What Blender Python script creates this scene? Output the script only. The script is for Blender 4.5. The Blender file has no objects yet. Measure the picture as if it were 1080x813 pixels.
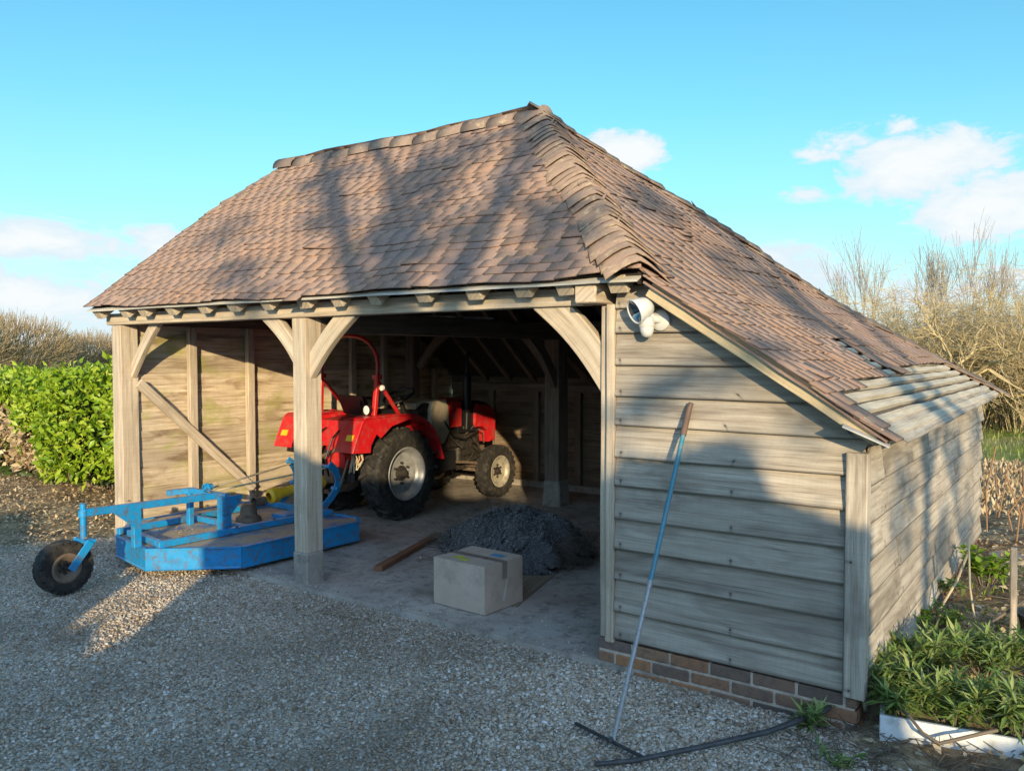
import bpy, bmesh, math, random
import numpy as np
from mathutils import Vector, Matrix
random.seed(7); RNG = np.random.default_rng(7)
PI = math.pi
scene = bpy.context.scene
COL = scene.collection
LOC = {}

# ------------------------------------------------------------------ materials
class NT:
    def __init__(s, name):
        s.m = bpy.data.materials.new(name); s.m.use_nodes = True
        s.t = s.m.node_tree; s.t.nodes.clear()
        s.out = s.n('ShaderNodeOutputMaterial')
        s.b = s.n('ShaderNodeBsdfPrincipled'); s.l(s.b.outputs[0], s.out.inputs[0])
    def n(s, t, **kw):
        x = s.t.nodes.new(t)
        for k, v in kw.items(): setattr(x, k, v)
        return x
    def l(s, a, b): s.t.links.new(a, b)
    def val(s, sock, v):
        if hasattr(v, 'is_output'): s.l(v, sock)
        else: sock.default_value = v
    def math(s, op, a, b=0.0, c=None, clamp=False):
        x = s.n('ShaderNodeMath', operation=op, use_clamp=clamp)
        s.val(x.inputs[0], a); s.val(x.inputs[1], b)
        if c is not None: s.val(x.inputs[2], c)
        return x.outputs[0]
    def vmath(s, op, a, b=(0, 0, 0)):
        x = s.n('ShaderNodeVectorMath', operation=op)
        s.val(x.inputs[0], a); s.val(x.inputs[1], b)
        return x.outputs[0]
    def noise(s, vec, scale, detail=4, rough=.55, dist=0.0):
        x = s.n('ShaderNodeTexNoise'); x.inputs['Scale'].default_value = scale
        x.inputs['Detail'].default_value = detail; x.inputs['Roughness'].default_value = rough
        x.inputs['Distortion'].default_value = dist
        if vec is not None: s.l(vec, x.inputs['Vector'])
        return x.outputs['Fac']
    def voro(s, vec, scale, feature='F1', out='Distance', rand=1.0):
        x = s.n('ShaderNodeTexVoronoi', feature=feature); x.inputs['Scale'].default_value = scale
        if 'Randomness' in x.inputs: x.inputs['Randomness'].default_value = rand
        s.l(vec, x.inputs['Vector']); return x.outputs[out]
    def ramp(s, fac, stops, interp='LINEAR'):
        x = s.n('ShaderNodeValToRGB'); x.color_ramp.interpolation = interp
        e = x.color_ramp.elements
        while len(e) < len(stops): e.new(.5)
        for i, (p, c) in enumerate(stops):
            e[i].position = p; e[i].color = (c, c, c, 1) if isinstance(c, (int, float)) else (*c, 1)
        s.val(x.inputs[0], fac); return x.outputs[0]
    def mix(s, fac, a, b, blend='MIX'):
        x = s.n('ShaderNodeMix', data_type='RGBA', blend_type=blend)
        s.val(x.inputs[0], fac)
        s.val(x.inputs[6], (*a, 1) if isinstance(a, tuple) and len(a) == 3 else a)
        s.val(x.inputs[7], (*b, 1) if isinstance(b, tuple) and len(b) == 3 else b)
        return x.outputs[2]
    def bump(s, h, strength=.5, dist=.01, normal=None):
        x = s.n('ShaderNodeBump'); x.inputs['Strength'].default_value = strength
        x.inputs['Distance'].default_value = dist; s.l(h, x.inputs['Height'])
        if normal is not None: s.l(normal, x.inputs['Normal'])
        return x.outputs[0]
    def coord(s, k='Object'): return s.n('ShaderNodeTexCoord').outputs[k]
    def pos(s): return s.n('ShaderNodeNewGeometry').outputs['Position']
    def rand(s): return s.n('ShaderNodeNewGeometry').outputs['Random Per Island']
    def fin(s, col=None, rough=None, metal=None, normal=None, spec=None):
        i = s.b.inputs
        if col is not None: s.val(i['Base Color'], (*col, 1) if isinstance(col, tuple) and len(col) == 3 else col)
        if rough is not None: s.val(i['Roughness'], rough)
        if metal is not None: s.val(i['Metallic'], metal)
        if normal is not None: s.l(normal, i['Normal'])
        if spec is not None: s.val(i['Specular IOR Level'], spec)
        return s.m

M = {}
def wood(name, dark, mid, light, algae=0.0, stain=.35, grain=1.0, rough=.85, lap_shade_nails=False):
    w = NT(name)
    uv = w.n('ShaderNodeUVMap').outputs[0]
    r = w.rand()
    off = w.n('ShaderNodeCombineXYZ'); w.l(w.math('MULTIPLY', r, 37.0), off.inputs[0]); w.l(w.math('MULTIPLY', r, 91.0), off.inputs[1])
    p = w.vmath('ADD', uv, off.outputs[0])
    g1 = w.noise(w.vmath('MULTIPLY', p, (.9, 34, 1)), 1.0, 5, .62, .12)
    g2 = w.noise(w.vmath('MULTIPLY', p, (5, 170, 1)), 1.0, 3, .6)
    bl = w.noise(w.pos(), 2.2, 4, .6)
    kn = w.noise(w.vmath('MULTIPLY', p, (1.6, 6.5, 1)), 1.0, 4, .6, .8)
    f = w.math('ADD', w.math('MULTIPLY', g1, .65), w.math('MULTIPLY', g2, .35 * grain))
    c = w.ramp(f, [(.33, dark), (.475, mid), (.63, light)])
    c = w.mix(w.ramp(kn, [(.50, 0.0), (.68, stain)]), c, dark)
    c = w.mix(w.math('MULTIPLY', w.ramp(bl, [(.35, 1.0), (.6, 0.0)]), .35), c, tuple(x * .62 for x in mid))
    tint = w.math('MULTIPLY_ADD', r, .36, .80)
    tc = w.n('ShaderNodeCombineColor'); [w.l(tint, tc.inputs[i]) for i in range(3)]
    c = w.mix(1.0, c, tc.outputs[0], 'MULTIPLY')
    if algae:
        a = w.noise(w.vmath('MULTIPLY', w.pos(), (1, 1, 1.6)), 2.6, 4, .6)
        c = w.mix(w.ramp(a, [(.52, 0.0), (.68, algae)]), c, (.30, .33, .05))
    g3 = w.noise(w.vmath('MULTIPLY', p, (75, 3, 1)), 1.0, 2, .5)
    c = w.mix(w.math('MULTIPLY', w.ramp(g3, [(.4, 0.0), (.62, 1.0)]), .10), c, tuple(x * .6 for x in mid))
    if lap_shade_nails:
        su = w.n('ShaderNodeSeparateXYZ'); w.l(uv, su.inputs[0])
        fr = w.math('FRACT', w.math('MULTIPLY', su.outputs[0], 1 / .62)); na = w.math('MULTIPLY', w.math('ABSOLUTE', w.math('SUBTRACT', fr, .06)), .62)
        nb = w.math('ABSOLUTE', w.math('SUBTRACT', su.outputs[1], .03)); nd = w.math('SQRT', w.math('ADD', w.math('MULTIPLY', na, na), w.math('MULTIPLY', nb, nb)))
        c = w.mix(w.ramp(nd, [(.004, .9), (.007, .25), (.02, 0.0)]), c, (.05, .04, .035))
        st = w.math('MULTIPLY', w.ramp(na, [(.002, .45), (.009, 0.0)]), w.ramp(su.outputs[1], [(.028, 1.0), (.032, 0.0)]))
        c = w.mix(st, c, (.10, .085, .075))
        c = w.mix(w.ramp(su.outputs[1], [(.0, .85), (.005, .5), (.010, 0.0)]), c, tuple(x * .35 for x in dark))  # lap shadow painted as a dark line along each board's lower edge
    h = w.math('ADD', w.math('ADD', g1, w.math('MULTIPLY', g2, .6)), w.math('MULTIPLY', g3, .15))
    # faint sawn ripple across the board
    return w.fin(c, rough, normal=w.bump(h, .45, .006), spec=.2)

M['board'] = wood('weathered_board', (.17, .138, .108), (.41, .352, .28), (.56, .50, .415), stain=.7, lap_shade_nails=True)
M['board_in'] = wood('inner_board', (.22, .145, .085), (.55, .44, .31), (.72, .62, .48), algae=.6, stain=.95)
M['oak'] = wood('oak_frame', (.22, .17, .12), (.47, .385, .285), (.61, .53, .42), stain=.4)
M['oak_dark'] = wood('oak_shaded', (.09, .065, .05), (.21, .16, .12), (.30, .24, .18), stain=.4)  # oak with the barn's interior shade put into its colour
M['board_dark'] = wood('shaded_inner_board', (.08, .05, .03), (.20, .145, .10), (.30, .23, .165), stain=.7)  # back wall boards, darkened in colour to stand for the interior shade
M['batten'] = wood('pale_batten', (.30, .26, .19), (.52, .45, .34), (.68, .61, .48), stain=.25)
M['verge'] = wood('verge_board', (.30, .22, .12), (.52, .41, .25), (.66, .55, .36), stain=.3)
M['plank_red'] = wood('reddish_plank', (.10, .045, .02), (.23, .11, .06), (.33, .18, .10))
M['ply'] = wood('hardboard', (.16, .12, .08), (.25, .195, .135), (.32, .26, .19), stain=.15)

def simple(name, col, rough=.5, metal=0.0, dirt=None, dirt_amt=.5, dscale=6, bump=0.0, spec=.5, vary=.12):
    w = NT(name); p = w.pos()
    n = w.noise(p, dscale, 5, .62)
    c = w.mix(w.ramp(n, [(.3, 0.0), (.7, 1.0)]), tuple(x * (1 - vary) for x in col), tuple(min(1, x * (1 + vary)) for x in col))
    if dirt:
        n2 = w.noise(p, dscale * 1.7, 6, .7)
        c = w.mix(w.ramp(n2, [(.48, 0.0), (.66, dirt_amt)]), c, dirt)
    nr = w.math('MULTIPLY_ADD', n, .25, rough - .12)
    nm = w.bump(w.noise(p, dscale * 14, 3), bump, .004) if bump else None
    return w.fin(c, nr, metal, nm, spec)
M['red'] = simple('red_paint', (.56, .012, .018), .36, 0, (.20, .12, .08), .55, 7)
M['blue'] = simple('blue_paint', (.012, .25, .54), .36, 0, (.13, .085, .06), .8, 12)
M['cream'] = simple('cream_paint', (.58, .49, .35), .4, 0, (.25, .2, .13), .4)
M['black'] = simple('black_plastic', (.012, .012, .013), .45)
M['rubber'] = simple('dusty_rubber', (.018, .017, .016), .8, 0, (.11, .09, .065), .55, 9, .3)
M['iron'] = simple('oily_iron', (.035, .032, .03), .55, .3, (.13, .095, .06), .6, 14, .3)
M['silver'] = simple('silver_rim', (.36, .36, .36), .38, .25, (.12, .11, .095), .5, 9)
M['rimcream'] = simple('pale_rim', (.42, .38, .30), .45, .15, (.12, .10, .075), .6, 9)
M['rusty'] = simple('rusty_rim', (.20, .15, .11), .6, .3, (.09, .05, .03), .6, 14)
M['yellow'] = simple('yellow_guard', (.78, .46, .02), .45, 0, (.2, .15, .06), .4)
M['lamp_face'] = simple('lamp_face', (.75, .75, .72), .2)
M['white'] = simple('white_plastic', (.60, .60, .58), .42, 0, (.5, .48, .42), .4)
M['lens'] = simple('reflector_glass', (.25, .27, .3), .08, .85, vary=.5, dscale=20)
M['concrete_block'] = simple('padstone', (.33, .295, .25), .9, 0, (.15, .13, .105), .7, 9, .5)
M['card'] = simple('cardboard', (.54, .42, .33), .8, 0, (.30, .245, .19), .5, 4, .15, .2)
M['tape'] = simple('brown_tape', (.25, .215, .175), .3, 0)
M['labely'] = simple('yellow_label', (.55, .60, .04), .6)
M['labelb'] = simple('blue_label', (.12, .33, .5), .6)
M['flash'] = simple('lead_strip', (.55, .52, .46), .6)
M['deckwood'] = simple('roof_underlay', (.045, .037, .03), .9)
M['felt'] = simple('roof_felt', (.10, .085, .07), .9, 0, (.2, .165, .13), .7, 9, .4)
M['wire'] = simple('grey_wire', (.32, .32, .32), .6, .3)
M['wirecore'] = simple('netting_core', (.12, .122, .125), .95, 0, (.04, .04, .04), .8, 34, .9)
M['twig'] = simple('dry_twig', (.15, .12, .09), .85)
M['stalk'] = simple('red_stalk', (.27, .16, .09), .85)
M['straw'] = simple('pale_straw', (.50, .42, .27), .85)
M['bluehandle'] = simple('blue_handle', (.04, .20, .27), .35, 0, (.2, .22, .23), .6, 20)
M['greyhandle'] = simple('worn_steel_handle', (.34, .34, .34), .45, .35, (.15, .14, .13), .5, 20)
M['grip'] = simple('brown_grip', (.14, .085, .06), .6)
M['pole'] = simple('dark_pole', (.05, .05, .052), .5, 0, (.13, .13, .13), .5, 12)
M['planter'] = simple('white_trough', (.72, .75, .76), .55, 0, (.40, .37, .30), .6, 8)
M['stone'] = simple('grey_slab', (.30, .28, .25), .9, 0, (.16, .14, .12), .6, 9, .5)
M['bark'] = simple('bark', (.17, .14, .105), .9, 0, (.10, .10, .06), .5, 9, .6)
M['bark_far'] = simple('far_twigs', (.42, .32, .19), .95)
M['bark_tall'] = simple('grey_twigs', (.34, .295, .25), .95)
M['bark_olive'] = simple('olive_twigs', (.47, .37, .20), .95, vary=.3)
M['ground_white'] = simple('fence_white', (.62, .58, .5), .7)

def leafmat(name, a, b, c, rough=.45, trans=.25):
    w = NT(name)
    col = w.ramp(w.rand(), [(0, a), (.5, b), (1, c)])
    w.fin(col, rough, spec=.4)
    tr = w.n('ShaderNodeBsdfTranslucent'); w.l(col, tr.inputs[0])
    mx = w.n('ShaderNodeMixShader'); mx.inputs[0].default_value = trans
    w.l(w.b.outputs[0], mx.inputs[1]); w.l(tr.outputs[0], mx.inputs[2]); w.l(mx.outputs[0], w.out.inputs[0])
    return w.m
M['laurel'] = leafmat('laurel_leaf', (.13, .24, .012), (.25, .38, .02), (.42, .50, .05), .4)
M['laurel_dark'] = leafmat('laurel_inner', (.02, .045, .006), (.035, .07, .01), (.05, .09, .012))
M['deadleaf'] = leafmat('dead_leaf', (.26, .17, .09), (.46, .34, .20), (.64, .53, .35), .8, .1)
M['plantleaf'] = leafmat('plant_leaf', (.10, .19, .045), (.20, .30, .075), (.40, .45, .17), .5)
M['nettle'] = leafmat('lime_leaf', (.12, .25, .02), (.22, .36, .03), (.34, .45, .06), .5)
M['grass'] = leafmat('grass_blade', (.12, .18, .03), (.22, .28, .06), (.36, .36, .13), .6)
M['hedgeleaf'] = leafmat('hedge_leaf', (.03, .07, .01), (.05, .1, .02), (.08, .13, .03))

def tilemat(name, shift=0.0):
    w = NT(name); r = w.rand(); p = w.pos()
    c = w.ramp(r, [(0, (.26, .165, .12)), (.25, (.32, .195, .138)), (.5, (.35, .215, .15)), (.75, (.325, .21, .155)), (.93, (.39, .24, .165)), (1, (.21, .145, .115))])
    g = w.noise(p, 70, 5, .75)
    c = w.mix(w.ramp(g, [(.36, .75), (.5, 0.0)]), c, (.20, .145, .12))
    c = w.mix(w.ramp(g, [(.54, 0.0), (.70, .75)]), c, (.50, .375, .29))
    n = w.noise(p, 17, 6, .7)
    c = w.mix(w.ramp(n, [(.46, 0.0), (.64, .7)]), c, (.26, .195, .165))
    big = w.noise(p, 1.5, 5, .65)
    c = w.mix(w.ramp(big, [(.42, 0.0), (.62, .65)]), c, (.27, .205, .185))
    li = w.noise(p, 48, 4, .7)
    c = w.mix(w.ramp(li, [(.64, 0.0), (.70, .7)]), c, (.55, .52, .43))
    mo = w.noise(p, 8, 5, .7)
    c = w.mix(w.ramp(mo, [(.60, 0.0), (.72, .5 + shift)]), c, (.33, .29, .10))
    return w.fin(c, .9, normal=w.bump(g, .7, .006), spec=.2)
M['tile'] = tilemat('clay_tile')
def ridgemat():
    w = NT('ridge_tile'); r = w.rand(); p = w.pos()
    c = w.ramp(r, [(0, (.19, .145, .12)), (.3, (.27, .195, .15)), (.6, (.33, .235, .175)), (.8, (.24, .18, .145)), (1, (.35, .23, .165))])
    n = w.noise(p, 14, 5, .7)
    c = w.mix(w.ramp(n, [(.54, 0.0), (.68, .75)]), c, (.52, .43, .26))
    n2 = w.noise(p, 40, 4, .7)
    c = w.mix(w.ramp(n2, [(.5, 0.0), (.65, .55)]), c, (.17, .145, .135))
    return w.fin(c, .9, normal=w.bump(n2, .6, .008), spec=.2)
M['ridge'] = ridgemat()

def brickmat():
    w = NT('brick'); r = w.rand(); p = w.pos()
    c = w.ramp(r, [(0, (.15, .115, .095)), (.35, (.27, .165, .115)), (.6, (.36, .18, .095)), (.75, (.18, .145, .125)), (.9, (.32, .19, .12)), (1, (.50, .22, .08))])
    n = w.noise(p, 30, 5, .65)
    c = w.mix(w.ramp(n, [(.45, 0.0), (.7, .6)]), c, (.09, .085, .08))
    return w.fin(c, .9, normal=w.bump(n, .7, .006), spec=.2)
M['brick'] = brickmat()
M['mortar'] = simple('mortar', (.60, .49, .39), .95, 0, (.22, .18, .14), .6, 18, .6)

def gravelmat():
    w = NT('gravel'); p = w.pos()
    v = w.n('ShaderNodeTexVoronoi'); v.inputs['Scale'].default_value = 62; w.l(p, v.inputs['Vector'])
    sep = w.n('ShaderNodeSeparateColor'); w.l(v.outputs['Color'], sep.inputs[0])
    c = w.ramp(sep.outputs[0], [(0, (.22, .175, .13)), (.3, (.42, .345, .265)), (.55, (.54, .465, .375)), (.8, (.64, .58, .49)), (1, (.76, .72, .66))])
    dirt = w.noise(p, .9, 5, .6)
    c = w.mix(w.ramp(dirt, [(.38, .65), (.62, 0.0)]), c, (.20, .155, .105))
    h = w.math('SUBTRACT', 1.0, v.outputs['Distance'])
    return w.fin(c, .9, normal=w.bump(h, .9, .012), spec=.2)
M['gravel'] = gravelmat()
def pebblemat():
    w = NT('pebble'); r = w.rand(); p = w.pos()
    c = w.ramp(r, [(0, (.22, .16, .11)), (.22, (.46, .34, .23)), (.45, (.62, .51, .38)), (.66, (.52, .45, .38)), (.85, (.70, .64, .54)), (1, (.82, .79, .73))])
    d = w.noise(p, .8, 5, .6)
    c = w.mix(w.ramp(d, [(.36, .55), (.6, 0.0)]), c, (.19, .145, .10))
    return w.fin(c, .75, spec=.3)
M['pebble'] = pebblemat()
def groundmat():
    w = NT('earth_and_meadow'); p = w.pos()
    sx = w.n('ShaderNodeSeparateXYZ'); w.l(p, sx.inputs[0])
    n1 = w.noise(p, 2.5, 6, .65); n2 = w.noise(p, 18, 6, .7); n3 = w.noise(p, .5, 4, .6)
    soil = w.ramp(n2, [(.3, (.085, .06, .04)), (.5, (.19, .135, .085)), (.7, (.36, .27, .17))])
    tan = w.ramp(n2, [(.3, (.28, .19, .11)), (.5, (.48, .36, .22)), (.7, (.64, .52, .35))])
    grass = w.ramp(n2, [(.3, (.10, .15, .02)), (.5, (.20, .27, .04)), (.72, (.36, .36, .12))])
    c = w.mix(w.ramp(n1, [(.4, 0.0), (.6, 1.0)]), soil, tan)
    yw = w.math('ADD', sx.outputs[1], w.math('MULTIPLY_ADD', n1, 2.4, -1.2))
    xl = w.math('MULTIPLY', sx.outputs[0], -1.0)
    xw = w.math('ADD', xl, w.math('MULTIPLY_ADD', n3, 4, -2))
    f = w.math('MAXIMUM', w.ramp(w.math('MULTIPLY', yw, .05), [(.57, 0.0), (.62, 1.0)]), w.ramp(w.math('MULTIPLY', xw, .03), [(.5, 0.0), (.6, 1.0)]))
    c = w.mix(f, c, w.mix(w.ramp(n3, [(.45, 0.0), (.62, .6)]), grass, tan))
    return w.fin(c, .95, normal=w.bump(n2, .9, .04), spec=.15)
M['ground'] = groundmat()
def concretemat():
    w = NT('dusty_concrete'); p = w.pos()
    n1 = w.noise(p, 1.6, 6, .65); n2 = w.noise(p, 11, 6, .7); n3 = w.noise(p, 60, 3, .6)
    c = w.ramp(n1, [(.3, (.28, .235, .19)), (.5, (.43, .38, .325)), (.7, (.53, .48, .42))])
    c = w.mix(w.ramp(n2, [(.50, 0.0), (.70, .75)]), c, (.13, .105, .08))
    v = w.n('ShaderNodeTexVoronoi', feature='DISTANCE_TO_EDGE'); v.inputs['Scale'].default_value = .9
    w.l(w.vmath('ADD', p, w.vmath('SCALE', p)), v.inputs['Vector'])
    c = w.mix(w.ramp(n3, [(.62, 0.0), (.72, .5)]), c, (.09, .07, .05))
    h = w.math('ADD', n2, w.math('MULTIPLY', n3, .5))
    return w.fin(c, .9, normal=w.bump(h, .5, .01), spec=.2)
M['concrete'] = concretemat()
def deckmat():
    w = NT('worn_blue_deck'); p = w.pos()
    n = w.noise(w.vmath('MULTIPLY', p, (1, .6, 1)), 4.5, 6, .7)
    c = w.mix(w.ramp(n, [(.36, 0.0), (.50, 1.0)]), (.03, .17, .42), (.40, .32, .23))
    n2 = w.noise(p, 30, 4, .7)
    c = w.mix(w.ramp(n2, [(.5, 0.0), (.7, .5)]), c, (.22, .17, .12))
    return w.fin(c, .65, normal=w.bump(n2, .3, .004))
M['deckblue'] = deckmat()

# ------------------------------------------------------------------ mesh builder
class MB:
    def __init__(s): s.v = []; s.f = []; s.uv = []
    def face(s, idx, uv=None):
        s.f.append(tuple(idx)); s.uv.append(uv or [(0, 0)] * len(idx))
    def box(s, c, size, rot=None):
        x, y, z = [k / 2 for k in size]; c = Vector(c)
        P = [Vector((a * x, b * y, d * z)) for d in (-1, 1) for b in (-1, 1) for a in (-1, 1)]
        if rot is not None: P = [rot @ q for q in P]
        b = len(s.v); s.v += [tuple(c + q) for q in P]
        for q in [(0, 2, 3, 1), (4, 5, 7, 6), (0, 1, 5, 4), (2, 6, 7, 3), (0, 4, 6, 2), (1, 3, 7, 5)]: s.face([b + i for i in q])
        return s
    def beam(s, p, q, w, h, side=None, n=1, jit=0.0, w2=None, h2=None, path=None):
        """timber from p to q; w across 'side', h the other way; uv runs along the length"""
        pts = [Vector(a) for a in path] if path else [Vector(p).lerp(Vector(q), i / n) for i in range(n + 1)]
        rings = []; L = 0; us = []
        for i, a in enumerate(pts):
            if i: L += (a - pts[i - 1]).length
            d = (pts[min(i + 1, len(pts) - 1)] - pts[max(i - 1, 0)]).normalized()
            sd = Vector(side) if side else (Vector((0, 0, 1)).cross(d) if abs(d.z) < .95 else Vector((1, 0, 0)))
            sd = (sd - d * sd.dot(d)).normalized(); up = d.cross(sd)
            t = i / (len(pts) - 1)
            ww = w + ((w2 if w2 is not None else w) - w) * t; hh = h + ((h2 if h2 is not None else h) - h) * t
            b = len(s.v)
            for a1, b1 in ((-1, -1), (1, -1), (1, 1), (-1, 1)):
                j = Vector((random.uniform(-jit, jit), random.uniform(-jit, jit), random.uniform(-jit, jit))) if jit else Vector()
                s.v.append(tuple(a + sd * (a1 * ww / 2) + up * (b1 * hh / 2) + j))
            rings.append(b); us.append(L)
        vs = [0, w, w + h, 2 * w + h, 2 * w + 2 * h]
        for i in range(len(rings) - 1):
            for k in range(4):
                a, b = rings[i], rings[i + 1]; k2 = (k + 1) % 4
                s.face([a + k, a + k2, b + k2, b + k], [(us[i], vs[k]), (us[i], vs[k + 1]), (us[i + 1], vs[k + 1]), (us[i + 1], vs[k])])
        a = rings[0]; s.face([a + 3, a + 2, a + 1, a], [(0, .0), (.01, .1), (.02, .0), (.03, .1)])
        a = rings[-1]; s.face([a, a + 1, a + 2, a + 3], [(0, .0), (.01, .1), (.02, .0), (.03, .1)])
        return s
    def prism(s, poly, vec, uvf=None):
        n = len(poly); b = len(s.v); vec = Vector(vec)
        s.v += [tuple(p) for p in poly] + [tuple(Vector(p) + vec) for p in poly]
        g = (lambda q: uvf(Vector(q))) if uvf else (lambda q: (0, 0))
        s.face([b + i for i in range(n)], [g(p) for p in poly])
        s.face([b + n + i for i in reversed(range(n))], [g(p) for p in reversed(poly)])
        for i in range(n):
            j = (i + 1) % n
            u1, u2 = g(poly[i]), g(poly[j])
            s.face([b + j, b + i, b + n + i, b + n + j], [u2, u1, (u1[0], u1[1] + .03), (u2[0], u2[1] + .03)])
        return s
    def tube(s, path, r, n=8, cap=True):
        pts = [Vector(p) for p in path]; rings = []; ref = None
        for i, a in enumerate(pts):
            d = (pts[min(i + 1, len(pts) - 1)] - pts[max(i - 1, 0)]).normalized()
            if ref is None: ref = Vector((0, 0, 1)).cross(d) if abs(d.z) < .9 else Vector((1, 0, 0)).cross(d)
            ref = (ref - d * ref.dot(d)).normalized(); up = d.cross(ref)
            rr = r[i] if isinstance(r, (list, tuple)) else r
            b = len(s.v); rings.append(b)
            for k in range(n):
                t = 2 * PI * k / n
                s.v.append(tuple(a + ref * (rr * math.cos(t)) + up * (rr * math.sin(t))))
        for i in range(len(rings) - 1):
            for k in range(n):
                k2 = (k + 1) % n; a, b = rings[i], rings[i + 1]
                s.face([a + k, a + k2, b + k2, b + k], [(i * .3, k / n * .2), (i * .3, (k + 1) / n * .2), (i * .3 + .3, (k + 1) / n * .2), (i * .3 + .3, k / n * .2)])
        if cap:
            s.face([rings[0] + k for k in reversed(range(n))]); s.face([rings[-1] + k for k in range(n)])
        return s
    def lathe(s, prof, c=(0, 0, 0), axis=(1, 0, 0), n=32, close=False):
        """prof = [(radius, along)]"""
        ax = Vector(axis).normalized(); e1 = (Vector((0, 0, 1)) if abs(ax.z) < .9 else Vector((1, 0, 0)))
        e1 = (e1 - ax * e1.dot(ax)).normalized(); e2 = ax.cross(e1); c = Vector(c); b = len(s.v); m = len(prof)
        for k in range(n):
            t = 2 * PI * k / n
            for r, a in prof: s.v.append(tuple(c + ax * a + (e1 * math.cos(t) + e2 * math.sin(t)) * r))
        for k in range(n):
            k2 = (k + 1) % n
            for i in range(m if close else m - 1):
                j = (i + 1) % m
                s.face([b + k * m + i, b + k * m + j, b + k2 * m + j, b + k2 * m + i])
        return s
    def build(s, name, mat, parent=None, smooth=False, bevel=0.0, local=False, angle=38):
        me = bpy.data.meshes.new(name)
        off = Vector(LOC.get(parent, (0, 0, 0))) if (parent is not None and not local) else Vector()
        me.from_pydata([tuple(Vector(v) - off) for v in s.v], [], s.f)
        uvl = me.uv_layers.new(name='UVMap')
        flat = [c for f in s.uv for p in f for c in p]
        if len(flat) == len(uvl.data) * 2: uvl.data.foreach_set('uv', flat)
        bm = bmesh.new(); bm.from_mesh(me); bmesh.ops.recalc_face_normals(bm, faces=bm.faces); bm.to_mesh(me); bm.free()
        if smooth:
            me.shade_smooth(); me.set_sharp_from_angle(angle=math.radians(angle))
        o = link(name, me, mat, parent)
        if not local: LOC[o] = tuple(off)
        if bevel:
            b = o.modifiers.new('edge', 'BEVEL'); b.width = bevel; b.segments = 1; b.limit_method = 'ANGLE'; b.angle_limit = math.radians(40)
        return o

def link(name, me, mat, parent=None):
    if mat is not None: me.materials.append(M[mat] if isinstance(mat, str) else mat)
    o = bpy.data.objects.new(name, me); COL.objects.link(o)
    if parent is not None: o.parent = parent
    return o
def tag(o, label=None, cat=None, group=None, kind=None):
    if label: o['label'] = label
    if cat: o['category'] = cat
    if group: o['group'] = group
    if kind: o['kind'] = kind
    return o
def thing(name, label, cat, loc=(0, 0, 0), group=None, rz=0.0):
    o = bpy.data.objects.new(name, None); COL.objects.link(o); o.location = loc; o.rotation_euler = (0, 0, rz)
    o.empty_display_size = .1; LOC[o] = tuple(loc)
    return tag(o, label, cat, group)
def np_mesh(name, V, F, mat, parent=None, smooth=False):
    """V (n,3), F (m,k) arrays"""
    me = bpy.data.meshes.new(name); V = np.asarray(V, np.float32); F = np.asarray(F, np.int32)
    if parent is not None: V = V - np.array(LOC.get(parent, (0, 0, 0)), np.float32)
    k = F.shape[1]
    me.vertices.add(len(V)); me.vertices.foreach_set('co', V.ravel())
    me.loops.add(F.size); me.loops.foreach_set('vertex_index', F.ravel())
    me.polygons.add(len(F)); me.polygons.foreach_set('loop_start', np.arange(0, F.size, k, dtype=np.int32))
    try: me.polygons.foreach_set('loop_total', np.full(len(F), k, np.int32))
    except Exception: pass
    me.update(calc_edges=True); me.validate()
    if smooth: me.shade_smooth()
    o = link(name, me, mat, parent); LOC[o] = LOC.get(parent, (0, 0, 0)); return o
def segs_mesh(name, segs, mat, parent=None):
    """segs rows: x0 y0 z0 x1 y1 z1 r0 r1 -> three-sided twigs"""
    S = np.array(segs, np.float32); a, b = S[:, :3], S[:, 3:6]; d = b - a
    d /= np.maximum(np.linalg.norm(d, axis=1, keepdims=True), 1e-6)
    ref = np.where(np.abs(d[:, 2:3]) < .9, np.array([[0, 0, 1.]]), np.array([[1., 0, 0]]))
    e1 = np.cross(d, ref); e1 /= np.maximum(np.linalg.norm(e1, axis=1, keepdims=True), 1e-6); e2 = np.cross(d, e1)
    V = np.zeros((len(S), 6, 3), np.float32)
    for k in range(3):
        t = 2 * PI * k / 3; o = e1 * math.cos(t) + e2 * math.sin(t)
        V[:, k] = a + o * S[:, 6:7]; V[:, 3 + k] = b + o * S[:, 7:8]
    base = (np.arange(len(S)) * 6)[:, None, None]
    q = np.array([[0, 1, 4, 3], [1, 2, 5, 4], [2, 0, 3, 5]])[None]
    return np_mesh(name, V.reshape(-1, 3), (base + q).reshape(-1, 4), mat, parent)
def leaves_mesh(name, P, D, N, L, W, mat, parent=None, fold=.25):
    """leaf quads pairs: P base, D direction, N rough normal, L length, W width"""
    P = np.asarray(P, np.float32); D = np.asarray(D, np.float32); N = np.asarray(N, np.float32)
    L = np.asarray(L, np.float32)[:, None]; W = np.asarray(W, np.float32)[:, None]
    D = D / np.maximum(np.linalg.norm(D, axis=1, keepdims=True), 1e-6)
    S = np.cross(D, N); S /= np.maximum(np.linalg.norm(S, axis=1, keepdims=True), 1e-6); U = np.cross(S, D)
    V = np.stack([P, P + D * L * .4 + S * W * .5 + U * W * fold, P + D * L - U * L * .12, P + D * L * .4 - S * W * .5 + U * W * fold, P + D * L * .5], 1)
    base = (np.arange(len(P)) * 5)[:, None, None]
    q = np.array([[0, 1, 4], [1, 2, 4], [2, 3, 4], [3, 0, 4]])[None]
    return np_mesh(name, V.reshape(-1, 3), (base + q).reshape(-1, 3), mat, parent)
def rand_dirs(n):
    d = RNG.normal(size=(n, 3)); return d / np.linalg.norm(d, axis=1, keepdims=True)

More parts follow.
